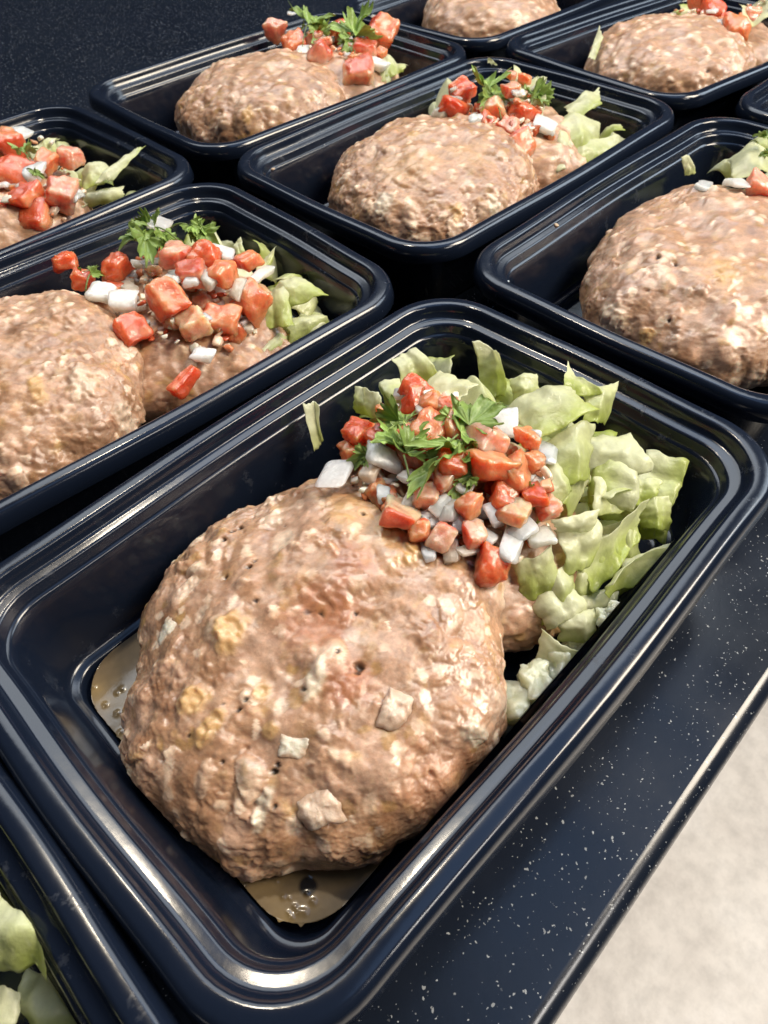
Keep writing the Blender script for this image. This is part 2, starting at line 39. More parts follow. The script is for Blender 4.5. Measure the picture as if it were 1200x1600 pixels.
# ------------------------------------------------------------------ room light: dim room, cool window beyond the far end, warm ceiling lamps, plus an added floor fill
w = bpy.data.worlds.new('World'); sc.world = w; w.use_nodes = True
bg = w.node_tree.nodes['Background']; bg.inputs[0].default_value = (0.55, 0.68, 1.0, 1); bg.inputs[1].default_value = 0.03
def area(name, loc, target, sx, sy, power, color, spread=180):
    l = bpy.data.lights.new(name, 'AREA'); l.shape = 'RECTANGLE'; l.size = sx; l.size_y = sy; l.energy = power; l.color = color; l.spread = math.radians(spread)
    o = bpy.data.objects.new(name, l); col.objects.link(o); o.location = loc
    o.rotation_euler = (Vector(target)-Vector(loc)).to_track_quat('-Z', 'Y').to_euler(); return o
area('window_light', (1.9, -0.75, 1.25), (0.1, 0.05, 0), 1.1, 0.8, 16, (0.74, 0.87, 1.0))
area('ceiling_lamp', (0.90, -0.74, 1.25), (0.1, 0.05, 0), 0.60, 0.60, 31, (1.0, 0.88, 0.71))
area('ceiling_panel', (0.80, 0.92, 1.45), (0.15, 0.1, 0), 2.0, 0.9, 21, (0.86, 0.93, 1.0))
area('ceiling_lamp', (0.25, 0.62, 1.50), (0.0, 0.05, 0), 0.10, 0.10, 7, (1.0, 0.87, 0.68))
area('ceiling_bounce', (0.65, -0.05, 1.7), (0.55, 0.0, 0), 1.7, 1.0, 5.0, (0.34, 0.56, 1.0))
area('floor_fill', (0.35, -1.5, 1.3), (0.25, -0.75, -0.9), 0.5, 0.5, 7.8, (1.0, 0.94, 0.87), 70)  # unseen lamp added only to brighten the floor past the counter edge
vs = sc.view_settings; vs.view_transform = 'Standard'; vs.look = 'None'; vs.exposure = 0.06; vs.gamma = 1.0

# ------------------------------------------------------------------ numpy noise
_rng = np.random.RandomState(7); _perm = _rng.permutation(256).astype(np.int64); _perm = np.concatenate([_perm, _perm, _perm])
_g = _rng.normal(size=(256, 3)); _g /= np.linalg.norm(_g, axis=1)[:, None]
_pts = _rng.rand(256, 3)
def _h(i, j, k): return _perm[_perm[_perm[i & 255] + (j & 255)] + (k & 255)]
def perlin(p):
    p = np.asarray(p, float); i = np.floor(p).astype(np.int64); q = p - i; w_ = q*q*q*(q*(q*6-15)+10); res = np.zeros(len(p))
    for a in (0, 1):
        for b in (0, 1):
            for c in (0, 1):
                g = _g[_h(i[:, 0]+a, i[:, 1]+b, i[:, 2]+c)]
                d = (g*(q-[a, b, c])).sum(1)
                res += d*(w_[:, 0] if a else 1-w_[:, 0])*(w_[:, 1] if b else 1-w_[:, 1])*(w_[:, 2] if c else 1-w_[:, 2])
    return res*1.5
def fbm(p, n=3):
    v = 0; a = 1.0; t = 0
    for k in range(n): v = v + a*perlin(p*2**k + 17.3*k); t += a; a *= .5
    return v/t
def worley(p):
    p = np.asarray(p, float); i = np.floor(p).astype(np.int64); q = p-i; best = np.full(len(p), 9.0); idx = np.zeros(len(p), np.int64)
    for a in (-1, 0, 1):
        for b in (-1, 0, 1):
            for c in (-1, 0, 1):
                h = _h(i[:, 0]+a, i[:, 1]+b, i[:, 2]+c)
                d = ((_pts[h]+[a, b, c]-q)**2).sum(1); m = d < best; best = np.where(m, d, best); idx = np.where(m, h, idx)
    return np.sqrt(best), idx/255.0
def sstep(a, b, x): t = np.clip((x-a)/(b-a), 0, 1); return t*t*(3-2*t)

# ------------------------------------------------------------------ object helpers
ORIG = {}
def tag(o, label=None, cat=None, group=None, kind=None):
    if label: o['label'] = label
    if cat: o['category'] = cat
    if group: o['group'] = group
    if kind: o['kind'] = kind
    return o
def mesh_obj(name, V, F, mat, parent=None, color=None, wet=None, smooth=True, origin=None):
    """V in cm (rim-plane coordinates), F int array of quads or tris (or a list of arrays)."""
    V = np.asarray(V, float)
    org = np.array([(V[:, 0].min()+V[:, 0].max())/2, (V[:, 1].min()+V[:, 1].max())/2, V[:, 2].min()]) if origin is None else np.asarray(origin, float)
    me = bpy.data.meshes.new(name)
    Fs = F if isinstance(F, list) else [F]; Fs = [np.asarray(x, np.int32) for x in Fs if len(x)]
    loops = np.concatenate([x.ravel() for x in Fs]); tot = np.concatenate([np.full(len(x), x.shape[1], np.int32) for x in Fs])
    start = np.concatenate([[0], np.cumsum(tot)[:-1]]).astype(np.int32)
    me.vertices.add(len(V)); me.vertices.foreach_set('co', ((V-org)*S).astype(np.float32).ravel())
    me.loops.add(len(loops)); me.loops.foreach_set('vertex_index', loops)
    me.polygons.add(len(tot)); me.polygons.foreach_set('loop_start', start); me.polygons.foreach_set('loop_total', tot)
    me.polygons.foreach_set('use_smooth', np.full(len(tot), smooth))
    me.update(calc_edges=True); me.validate()
    if color is not None:
        a = me.color_attributes.new('Col', 'FLOAT_COLOR', 'POINT')
        c = np.ones((len(V), 4), np.float32); c[:, :3] = np.clip(color, 0, 1); a.data.foreach_set('color', c.ravel())
    if wet is not None:
        a = me.attributes.new('wet', 'FLOAT', 'POINT'); a.data.foreach_set('value', np.asarray(wet, np.float32))
    me.materials.append(mat)
    o = bpy.data.objects.new(name, me); col.objects.link(o)
    world = np.array([org[0], org[1], org[2]+ZR])*S
    if parent is not None:
        o.parent = parent; o.location = world - ORIG[parent.name]
    else: o.location = world
    ORIG[o.name] = world
    return o
def empty(name, x, y, z):
    o = bpy.data.objects.new(name, None); o.empty_display_size = .02; col.objects.link(o)
    w_ = np.array([x, y, z+ZR])*S; o.location = w_; ORIG[o.name] = w_; return o
def grid_faces(n, m, closed=False):
    """n rows of m vertices"""
    i = np.arange(n-1)[:, None]*m; j = np.arange(m if closed else m-1)[None, :]; j2 = (j+1) % m
    return np.stack([i+j, i+j2, i+m+j2, i+m+j], -1).reshape(-1, 4)
def vnormals(G):
    du = np.gradient(G, axis=0); dv = np.gradient(G, axis=1); n = np.cross(du, dv); return n/np.maximum(np.linalg.norm(n, axis=2, keepdims=True), 1e-9)

# ------------------------------------------------------------------ materials
def nt(name):
    m = bpy.data.materials.new(name); m.use_nodes = True; return m, m.node_tree, m.node_tree.nodes['Principled BSDF']
def N(t, kind, **kw):
    n = t.nodes.new(kind)
    for k, v in kw.items():
        if k in n.inputs: n.inputs[k].default_value = v
        else: setattr(n, k, v)
    return n
def noise(t, scale, detail=4, rough=.55, co=None):
    n = N(t, 'ShaderNodeTexNoise', Scale=scale, Detail=detail, Roughness=rough)
    if co is None:
        tc = t.nodes.get('TC') or N(t, 'ShaderNodeTexCoord'); tc.name = 'TC'; co = tc.outputs['Object']
    t.links.new(co, n.inputs['Vector']); return n
def ramp(t, src, pos):
    n = N(t, 'ShaderNodeValToRGB'); e = n.color_ramp.elements
    while len(e) < len(pos): e.new(.5)
    for el, (x, c) in zip(e, pos): el.position = x; el.color = (c, c, c, 1) if not hasattr(c, '__len__') else (*c, 1)
    t.links.new(src, n.inputs[0]); return n
def bump(t, bsdf, src, strength, dist, prev=None):
    b = N(t, 'ShaderNodeBump', Strength=strength, Distance=dist); t.links.new(src, b.inputs['Height'])
    if prev: t.links.new(prev.outputs[0], b.inputs['Normal'])
    t.links.new(b.outputs[0], bsdf.inputs['Normal']); return b
def mixc(t, fac, a, b, mode='MIX'):
    n = N(t, 'ShaderNodeMix', data_type='RGBA', blend_type=mode)
    for sock, v in ((n.inputs[0], fac), (n.inputs[6], a), (n.inputs[7], b)):
        if isinstance(v, bpy.types.NodeSocket): t.links.new(v, sock)
        else: sock.default_value = v if not hasattr(v, '__len__') else (*v, 1)
    return n.outputs[2]

def m_plastic():
    m, t, b = nt('black_plastic')
    b.inputs['Base Color'].default_value = (0.007, 0.011, 0.022, 1); b.inputs['Specular IOR Level'].default_value = .55
    n1 = noise(t, 28, 5, .6); r1 = ramp(t, n1.outputs[0], [(.35, .11), (.7, .24)]); 
    tc = t.nodes['TC']; mp = N(t, 'ShaderNodeMapping'); mp.inputs['Scale'].default_value = (130, 150, 130); t.links.new(tc.outputs['Object'], mp.inputs[0])
    n2 = noise(t, 1.0, 5, .7, mp.outputs[0]); sm = ramp(t, n2.outputs[0], [(.58, 0), (.72, 1)])
    n3 = noise(t, 14, 3); sm2 = ramp(t, n3.outputs[0], [(.52, 0), (.66, 1)])
    smear = N(t, 'ShaderNodeMath', operation='MULTIPLY'); t.links.new(sm.outputs[0], smear.inputs[0]); t.links.new(sm2.outputs[0], smear.inputs[1])
    sc_ = N(t, 'ShaderNodeMath', operation='MULTIPLY'); sc_.inputs[1].default_value = .4; t.links.new(smear.outputs[0], sc_.inputs[0])
    t.links.new(mixc(t, sc_.outputs[0], (0.007, 0.011, 0.022), (.09, .10, .12)), b.inputs['Base Color'])
    ad = N(t, 'ShaderNodeMath', operation='ADD'); t.links.new(r1.outputs[0], ad.inputs[0]); t.links.new(sc_.outputs[0], ad.inputs[1]); t.links.new(ad.outputs[0], b.inputs['Roughness'])
    nb = noise(t, 90, 3); b1 = bump(t, b, nb.outputs[0], .10, .0006); nb2 = noise(t, 900, 2); bump(t, b, nb2.outputs[0], .05, .0001, b1)
    return m
def m_counter():
    m, t, b = nt('speckled_black_counter')
    tc = N(t, 'ShaderNodeTexCoord'); tc.name = 'TC'; fac = None
    wn = noise(t, 700, 2); wm = N(t, 'ShaderNodeVectorMath', operation='SCALE'); wm.inputs['Scale'].default_value = .0018; t.links.new(wn.outputs['Color'], wm.inputs[0])
    wv = N(t, 'ShaderNodeVectorMath', operation='ADD'); t.links.new(tc.outputs['Object'], wv.inputs[0]); t.links.new(wm.outputs[0], wv.inputs[1])
    for scl, rad, keep in ((480, .19, .58), (1000, .28, .54), (270, .11, .80)):
        v = N(t, 'ShaderNodeTexVoronoi', Scale=scl); t.links.new(wv.outputs[0], v.inputs['Vector'])
        sep = N(t, 'ShaderNodeSeparateColor'); t.links.new(v.outputs['Color'], sep.inputs[0])
        rr = N(t, 'ShaderNodeMath', operation='MULTIPLY'); rr.inputs[1].default_value = rad; t.links.new(sep.outputs[1], rr.inputs[0])
        lt = N(t, 'ShaderNodeMath', operation='LESS_THAN'); t.links.new(v.outputs['Distance'], lt.inputs[0]); t.links.new(rr.outputs[0], lt.inputs[1])
        kp = N(t, 'ShaderNodeMath', operation='GREATER_THAN'); kp.inputs[1].default_value = keep; t.links.new(sep.outputs[0], kp.inputs[0])
        mu = N(t, 'ShaderNodeMath', operation='MULTIPLY'); t.links.new(lt.outputs[0], mu.inputs[0]); t.links.new(kp.outputs[0], mu.inputs[1])
        m3 = N(t, 'ShaderNodeMath', operation='MULTIPLY'); t.links.new(mu.outputs[0], m3.inputs[0]); t.links.new(sep.outputs[2], m3.inputs[1])
        if fac is None: fac = m3.outputs[0]
        else:
            mx = N(t, 'ShaderNodeMath', operation='MAXIMUM'); t.links.new(fac, mx.inputs[0]); t.links.new(m3.outputs[0], mx.inputs[1]); fac = mx.outputs[0]
    n0 = noise(t, 22, 5); base = mixc(t, n0.outputs[0], (.006, .009, .015), (.011, .015, .026))
    t.links.new(mixc(t, fac, base, (.44, .45, .44)), b.inputs['Base Color'])
    n1 = noise(t, 30, 5); r1 = ramp(t, n1.outputs[0], [(.3, .16), (.7, .27)]); t.links.new(r1.outputs[0], b.inputs['Roughness'])
    nb = noise(t, 400, 3); bump(t, b, nb.outputs[0], .06, .0003)
    return m
def m_floor():
    m, t, b = nt('beige_floor')
    a = noise(t, 5.5, 7, .62); c = ramp(t, a.outputs[0], [(.25, (.54, .49, .44)), (.5, (.67, .62, .56)), (.75, (.75, .71, .66))])
    a2 = noise(t, 34, 6, .7); c2 = ramp(t, a2.outputs[0], [(.35, .72), (.6, 1.0)])
    t.links.new(mixc(t, .7, c.outputs[0], c2.outputs[0], 'MULTIPLY'), b.inputs['Base Color'])
    b.inputs['Roughness'].default_value = .6; bump(t, b, a2.outputs[0], .3, .004); return m
def m_attr(name, rough=.4, sss=.0, sssr=(1, .5, .3), sssc=.004, coat=0, coatr=.12, var=None, bumps=(), trans=0, wetdrive=None, spec=.5, coatb=()):
    m, t, b = nt(name)
    at = N(t, 'ShaderNodeAttribute', attribute_name='Col'); src = at.outputs['Color']
    for scl, lo, hi in (var or ()):
        n = noise(t, scl, 5, .6); rr = ramp(t, n.outputs[0], [(.3, lo), (.7, hi)]); src = mixc(t, 1.0, src, rr.outputs[0], 'MULTIPLY')
    t.links.new(src, b.inputs['Base Color']); b.inputs['Roughness'].default_value = rough; b.inputs['Specular IOR Level'].default_value = spec
    if sss:
        b.inputs['Subsurface Weight'].default_value = sss; b.inputs['Subsurface Radius'].default_value = sssr; b.inputs['Subsurface Scale'].default_value = sssc
    b.inputs['Coat Weight'].default_value = coat; b.inputs['Coat Roughness'].default_value = coatr
    if wetdrive:
        wa = N(t, 'ShaderNodeAttribute', attribute_name='wet'); mr = N(t, 'ShaderNodeMapRange'); mr.inputs[3].default_value = wetdrive[0]; mr.inputs[4].default_value = wetdrive[1]
        t.links.new(wa.outputs['Fac'], mr.inputs[0]); t.links.new(mr.outputs[0], b.inputs['Roughness'])
        mr2 = N(t, 'ShaderNodeMapRange'); mr2.inputs[3].default_value = 0.05; mr2.inputs[4].default_value = coat; t.links.new(wa.outputs['Fac'], mr2.inputs[0]); t.links.new(mr2.outputs[0], b.inputs['Coat Weight'])
    prev = None
    for scl, st, dist in bumps:
        n = noise(t, scl, 4, .6); prev = bump(t, b, n.outputs[0], st, dist, prev)
    for scl, st, dist in coatb:
        n = noise(t, scl, 3, .6); bb = N(t, 'ShaderNodeBump', Strength=st, Distance=dist); t.links.new(n.outputs[0], bb.inputs['Height'])
        if prev is not None: t.links.new(prev.outputs[0], bb.inputs['Normal'])
        prev = bb
    if prev is not None: t.links.new(prev.outputs[0], b.inputs['Coat Normal'])
    if trans:
        tr = N(t, 'ShaderNodeBsdfTranslucent'); t.links.new(src, tr.inputs[0]); mx = N(t, 'ShaderNodeMixShader'); mx.inputs[0].default_value = trans
        out = t.nodes['Material Output']; t.links.new(b.outputs[0], mx.inputs[1]); t.links.new(tr.outputs[0], mx.inputs[2]); t.links.new(mx.outputs[0], out.inputs[0])
    return m
PLASTIC = m_plastic(); COUNTER = m_counter(); FLOOR = m_floor()
PATTY = m_attr('cooked_patty', .5, .45, (1, .55, .38), .004, 1.0, .12, [(220, .84, 1.10), (900, .88, 1.08)], [(420, .18, .0010)], wetdrive=(.5, .28), spec=.5, coatb=[(800, .22, .0010), (2400, .25, .0005)])
BIT = m_attr('pale_bits', .35, .5, (1, .7, .5), .004, .3, .15, [(400, .85, 1.08)], [(900, .35, .0006)])
LETTUCE = m_attr('lettuce', .34, 0, coat=.35, coatr=.12, var=[(120, .88, 1.06), (600, .93, 1.05)], bumps=[(220, .35, .0012), (900, .2, .0004)], trans=.5)
TOMATO = m_attr('tomato', .3, 1.0, (1, .45, .28), .012, .6, .12, [(180, .85, 1.1), (700, .9, 1.08)], [(300, .35, .0014), (1100, .25, .0006)])
ONION = m_attr('onion', .3, 1.0, (1, .9, .8), .012, .5, .12, [(160, .88, 1.05), (700, .92, 1.04)], [(400, .35, .0012), (1300, .2, .0005)])
MINCED = m_attr('minced_salsa', .25, .4, (1, .6, .4), .002, .6, .1, None, [(600, .3, .0006)])
CILANTRO = m_attr('cilantro', .4, 0, coat=.1, var=[(300, .8, 1.15)], bumps=[(700, .4, .0006)], trans=.25)
GRAVY = m_attr('gravy', .25, 0, coat=.6, coatr=.06, var=[(90, .75, 1.12)], bumps=[(900, .05, .0003)])

# ------------------------------------------------------------------ the setting
def countertop():
    prof = [(-10.05, 0), (-10.25, .0), (-10.42, -.04), (-10.6, -.14), (-10.72, -.30), (-10.78, -.5), (-10.80, -.8), (-10.80, -3.4), (-10.7, -3.7), (-10.4, -3.8), (130, -3.8), (130, 0)]
    xs = [-70, -30, 0, 40, 90, 170]; V = [(x, y, z-ZR) for x in xs for y, z in prof]
    F = grid_faces(len(xs), len(prof), True); m = len(prof); caps = [np.array([list(range(m))[::-1]]), np.array([[(len(xs)-1)*m+i for i in range(m)]])]
    o = mesh_obj('countertop', V, [F[:, ::-1]]+[c[:, ::-1] for c in caps], COUNTER); o['kind'] = 'structure'; o['label'] = 'black countertop speckled with white flecks'
    for p_ in o.data.polygons: p_.use_smooth = abs(p_.normal.z) < .999 and len(p_.vertices) == 4
countertop()
def floor():
    V = [(-400, -500, -90-ZR), (500, -500, -90-ZR), (500, 300, -90-ZR), (-400, 300, -90-ZR)]
    o = mesh_obj('floor', V, np.array([[0, 1, 2, 3]]), FLOOR, smooth=False); o['kind'] = 'structure'; o['label'] = 'mottled beige floor below the counter'
floor()

# ------------------------------------------------------------------ the trays
L_, W_ = 22.46, 15.4
def outline(d, nc=12, ns=14, bow=.16):
    a, b = L_/2-d, W_/2-d; rc = max(2.7-d*.75, .55); pts = []
    bw = bow
    for (cx, cy, a0, sx, sy) in ((a-rc, b-rc, 0, 0, 0), (-(a-rc), b-rc, 90, 0, 0), (-(a-rc), -(b-rc), 180, 0, 0), (a-rc, -(b-rc), 270, 0, 0)):
        for i in range(nc+1):
            t = math.radians(a0+90*i/nc); pts.append((cx+rc*math.cos(t), cy+rc*math.sin(t)))
        e = pts[-1]
        if a0 == 0: n = (-(a-rc), b)
        elif a0 == 90: n = (-a, -(b-rc))
        elif a0 == 180: n = (a-rc, -b)
        else: n = (a, b-rc)
        for i in range(1, ns):
            t = i/ns; x = e[0]+(n[0]-e[0])*t; y = e[1]+(n[1]-e[1])*t; k = bw*math.sin(math.pi*t)**2
            if a0 == 0: y += k
            elif a0 == 90: x -= k*.7
            elif a0 == 180: y -= k
            else: x += k*.7
            pts.append((x, y))
    return np.array(pts)
RIM = [(.10, -.70), (.0, -.72), (-.04, -.66), (.02, -.34), (.06, -.18), (.12, -.08), (.20, -.01), (.28, .02), (.56, .02), (.64, .0), (.69, -.06), (.75, -.22), (.82, -.41), (.87, -.45), (.95, -.47), (1.12, -.48), (1.18, -.50), (1.22, -.56), (1.28, -.80), (1.32, -.86)]
WALL = [(1.32, -.86), (1.38, -.89), (1.43, -.95), (1.50, -1.3), (1.62, -2.0), (1.78, -3.0), (1.88, -3.60), (1.93, -3.74), (2.02, -3.82), (2.14, -3.85), (2.22, -3.88), (2.27, -3.96), (2.32, -4.15), (2.40, -4.27), (2.55, -4.31), (3.2, -4.32), (4.6, -4.32), (6.2, -4.32)]
OUTER = [(.10, -.70), (.16, -.60), (.26, -.34), (.62, -.20), (.72, -.35), (.82, -.60), (1.12, -.66), (1.2, -.95), (1.33, -1.1), (1.75, -3.7), (2.05, -4.05), (2.15, -4.6), (2.4, -4.88), (2.9, -4.895), (6.2, -4.895)]
def loft(name, prof, parent, x, y, rot, flip=False, cap=False):
    rings = []; c, s_ = math.cos(rot), math.sin(rot)
    for d, z in prof:
        o2 = outline(d) if d < 3 else None
        if o2 is None:
            o2 = outline(2.9); k = 1-(d-2.9)/5.2; o2 = o2*[max(k, .0)+.0, max(k, .0)]
        rings.append(np.column_stack([x+c*o2[:, 0]-s_*o2[:, 1], y+s_*o2[:, 0]+c*o2[:, 1], np.full(len(o2), z)]))
    m = len(rings[0]); V = np.concatenate(rings); F = grid_faces(len(prof), m, True)
    Fs = [F]
    if cap: Fs.append(np.array([np.arange(m)+(len(prof)-1)*m]))
    if flip: Fs = [q[:, ::-1] for q in Fs]
    return mesh_obj(name, V, Fs, PLASTIC, parent)
TL = {'A': 'black plastic tray with thin gravy pooled at its patty end along the counter edge',
 'B': 'black plastic tray of two overlapping patties under chunky tomato and onion salsa',
 'C': 'black plastic tray whose round patty lies beside salsa topped with flat cilantro and white lettuce',
 'D': 'black plastic tray with a wide grey-brown patty dotted with black pepper specks',
 'E': 'black plastic tray beside bare dark counter, patty and salsa with dark cilantro sprigs',
 'F': 'black plastic tray of big soft tomato dice and a long pale lettuce strip',
 'G': 'black plastic tray with a white onion petal standing between patty and tray wall',
 'H': 'black plastic tray behind the others showing only the near side of a patty',
 'I': 'black plastic tray showing only an empty rounded corner',
 'J': 'black plastic tray whose lettuce end touches the gravy tray'}
TRAYS['H'] = [TRAYS['G'][0]+.2, 32.2, -.02]; TRAYS['I'] = [46.9, -.25, -.01]; TRAYS['J'] = [-22.64, -.1, .0]
for k, (x, y, rot) in TRAYS.items():
    root = empty('meal_tray', x, y, -ZR)
    tag(root, TL[k], 'food tray', 'black meal trays packed in rows on the counter')
    loft('rim', RIM, root, x, y, rot); loft('basin', WALL, root, x, y, rot, False, True); loft('underside', OUTER, root, x, y, rot, True, True)

# short names used in the labels to say which tray a piece lies in
IN = {'A': 'the gravy tray', 'B': 'the two-patty tray', 'C': 'the tray with flat cilantro leaves', 'D': 'the pepper-specked patty tray',
 'E': 'the tray beside the bare dark counter', 'F': 'the tray with the long lettuce strip', 'G': 'the tray with the standing white petal', 'H': 'the tray behind', 'J': 'the tray ending at the gravy tray'}

# ------------------------------------------------------------------ patties
PMESH = {}
PLAB = {'A': 'large browned turkey patty with red-brown stains and pale flakes above the gravy', 'A2': 'lower patty peeking out between the large stained patty and the lettuce',
 'B': 'patty overlapping a lower one in the two-patty tray', 'B2': 'lower patty under tomato salsa in the two-patty tray', 'C': 'round pale brown patty beside flat cilantro and white lettuce', 'C2': 'patty hidden under the salsa with flat cilantro',
 'D': 'wide grey-brown patty with black pepper specks', 'E': 'crumbly pale patty in the tray beside the bare counter', 'E2': 'lower patty under dark cilantro salsa beside the bare counter', 'F2': 'patty under big soft tomato dice',
 'G': 'brown patty with a white onion petal standing beside it', 'G2': 'second patty under salsa behind the onion petal patty', 'H': 'patty cut off behind the other trays'}
def clampz(V, tray):
    """keep food inside the tray's floor and walls"""
    x, y, rot = TRAYS[tray]; c, s_ = math.cos(rot), math.sin(rot)
    lx = (V[:, 0]-x)*c+(V[:, 1]-y)*s_; ly = -(V[:, 0]-x)*s_+(V[:, 1]-y)*c
    z = np.maximum(V[:, 2], -4.28)
    d = np.interp(-z, [0, .9, 3.7, 3.9, 4.3], [.95, 1.52, 2.0, 2.36, 2.5])
    lx = np.clip(lx, -(L_/2-d), L_/2-d); ly = np.clip(ly, -(W_/2-d), W_/2-d)
    # rounded corners
    rc = 1.6; ax = L_/2-d-rc; ay = W_/2-d-rc; ex = np.maximum(np.abs(lx)-ax, 0); ey = np.maximum(np.abs(ly)-ay, 0); h = np.hypot(ex, ey); k = np.where(h > rc, rc/np.maximum(h, 1e-6), 1)
    both = (ex > 0) & (ey > 0)
    lx = np.where(both, np.sign(lx)*(ax+ex*k), lx); ly = np.where(both, np.sign(ly)*(ay+ey*k), ly)
    return np.column_stack([x+c*lx-s_*ly, y+s_*lx+c*ly, z])
def make_patty(key, n):
    cx, cy, rad, zc, tx, ty, H, Hb, seed = PAT[key]; tray = key[0]
    g = np.linspace(-1, 1, n); U, Vv = np.meshgrid(g, g, indexing='ij')
    dx = U*np.sqrt(1-Vv**2/2); dy = Vv*np.sqrt(1-U**2/2); t = np.clip(np.hypot(dx, dy), 0, 1); th = np.arctan2(dy, dx)
    ph = t*math.radians(138)
    off = seed*13.7
    rr = np.array(rad); a = (th % (2*math.pi))/(2*math.pi)*len(rr); i0 = np.floor(a).astype(int) % len(rr); fr = a-np.floor(a); fr = fr*fr*(3-2*fr)
    R = rr[i0]*(1-fr)+rr[(i0+1) % len(rr)]*fr
    ring = np.column_stack([np.cos(th).ravel()*2.2+off, np.sin(th).ravel()*2.2, np.zeros(th.size)])
    R = R*(1+(.11 if key in ('D', 'B', 'E') else .07)*fbm(ring*1.1, 4).reshape(R.shape))
    sp = np.sin(ph); cp = np.cos(ph)
    s_ = sp**.85
    z = np.where(cp >= 0, H*np.abs(cp)**.75, -Hb*np.abs(cp)**.9)
    X = cx+R*s_*np.cos(th); Y = cy+R*s_*np.sin(th)
    Z = zc+tx*(X-cx)+ty*(Y-cy)+z
    G = np.stack([X, Y, Z], -1); Nn = vnormals(G)
    P = G.reshape(-1, 3); Q = P+off
    big = fbm(Q/2.6, 2)
    mask = sstep(-.25, .35, fbm(Q/2.0+50, 2))                      # crumbly areas against smooth wet ones
    d1, id1 = worley(Q/.80+perlin(Q/.9)[:, None]*.35); l1 = np.clip(1-(d1/.75)**2, 0, 1)
    d2, id2 = worley(Q/.36+perlin(Q/.5)[:, None]*.4); l2 = np.clip(1-(d2/.75)**2, 0, 1)
    fine = fbm(Q/.22, 3); vfine = perlin(Q/.07)
    ridge = 1-np.abs(perlin(Q/np.array([1.1, 1.1, .8])+9))*2.2
    side = sstep(.25, .9, t.ravel())
    mask2 = sstep(-.05, .3, fbm(Q/1.4+90, 2))
    W3 = Q+.25*np.column_stack([perlin(Q/.5+1), perlin(Q/.5+40), perlin(Q/.5+80)]); bil = np.abs(perlin(W3/.55+4))+.55*np.abs(perlin(W3/.27+14))+.3*np.abs(perlin(W3/.13+24))-.35
    if key not in ('A', 'D'):
        mask2 = np.maximum(mask2, .7); mask = np.maximum(mask, .5)
    disp = .34*big + .16*fbm(Q/1.15+8, 2) + (.010+.16*mask*(.15+1.3*id1**2))*l1**1.3 + (.004+.065*mask2)*l2*(.15+1.3*id2**1.7) + (.014+.055*mask2)*bil + (.025+.045*mask2)*fine + (.008+.012*mask)*vfine + .04*np.clip(ridge, 0, 1)*(1-.6*mask)-.07*sstep(.3, .75, fbm(Q/.6+33, 2))
    lump = np.zeros(len(P)); lcol = np.zeros((len(P), 3))
    for (c, w_, h_, kind, yw) in BITS.get(key, []):
        if key == 'A' and kind != 1 and w_*h_ > .55: continue
        ix = np.where(((P-np.array(c))**2).sum(1) < (max(w_, h_)*1.3+.3)**2)[0]; Qx = Q[ix]
        a_ = math.radians(yw+40); dv_ = P[ix]-np.array(c); ex = dv_[:, 0]*math.cos(a_)+dv_[:, 1]*math.sin(a_); ey = dv_[:, 1]*math.cos(a_)-dv_[:, 0]*math.sin(a_)
        dd = np.sqrt((ex/(w_*.62))**2+(ey/(h_*.62))**2+(dv_[:, 2]/1.2)**2)+.45*fbm(Qx/.35+c[0], 3); m_ = sstep(1.05, .55, dd)
        disp[ix] += m_*(.07+.06*perlin(Qx/.22)); up_ = m_ > lump[ix]; lcol[ix[up_]] = np.array([[.80, .70, .54], [.68, .42, .165], [.78, .60, .44]][kind]); lump[ix] = np.maximum(lump[ix], m_)
    pore = np.zeros(len(P))
    for (c, rad_) in PORES.get(key, []):
        ix = np.where(((P-np.array(c))**2).sum(1) < .5)[0]; rad_ = rad_*.72
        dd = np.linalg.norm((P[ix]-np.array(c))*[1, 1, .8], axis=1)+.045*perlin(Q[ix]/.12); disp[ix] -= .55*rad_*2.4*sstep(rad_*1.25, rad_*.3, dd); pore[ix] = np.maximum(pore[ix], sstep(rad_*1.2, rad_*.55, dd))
    dp, idp = worley(Q/.9+31); pr = .035+.04*idp; mk = (idp > .72)
    disp -= np.where(mk, .10*sstep(pr*1.7, pr*.5, dp*.9), 0)
    P2 = P+Nn.reshape(-1, 3)*(disp*(1-.55*(np.cos(ph) < -.2).ravel()))[:, None]
    P2 = clampz(P2, tray)
    # colour of the meat itself: pink-brown mince, tan sauce, pale fat, darker browned patches
    c_base = np.array([.45, .255, .145]); c_pink = np.array([.54, .335, .225]); c_tan = np.array([.66, .41, .165]); c_fat = np.array([.80, .64, .48]); c_brown = np.array([.28, .13, .062])
    n1 = fbm(Q/1.7+3, 3)[:, None]; n2 = fbm(Q/.7+7, 3)[:, None]; n3 = fbm(Q/1.1+77, 3)[:, None]
    C = c_base+(c_pink-c_base)*sstep(-.2, .4, n1)
    C = C+(c_tan-C)*sstep(.15, .6, n2)*.6
    C = C+(c_brown-C)*sstep(.0, .5, n3)*.7
    C = C+(c_fat-C)*(sstep(.80, .98, id1)*sstep(.25, .8, l1)*.5)[:, None]
    C = C+(c_fat-C)*(sstep(.80, .95, id2)*sstep(.2, .7, l2)*.6)[:, None]
    C = C+(np.array([.62, .36, .13])-C)*(sstep(.10, .02, id2)*sstep(.2, .7, l2)*.7)[:, None]
    C = C*(1.06+.24*fbm(Q/.17+61, 3)+.10*perlin(Q/.06))[:, None]; C = C+(np.array([.74, .52, .30])-C)*(sstep(.25, .6, fbm(Q/.30+71, 3))*.45)[:, None]
    C = C*(1+(id2-.5)*.42*sstep(.1, .6, l2)+(id1-.5)*.25*sstep(.1, .6, l1))[:, None]
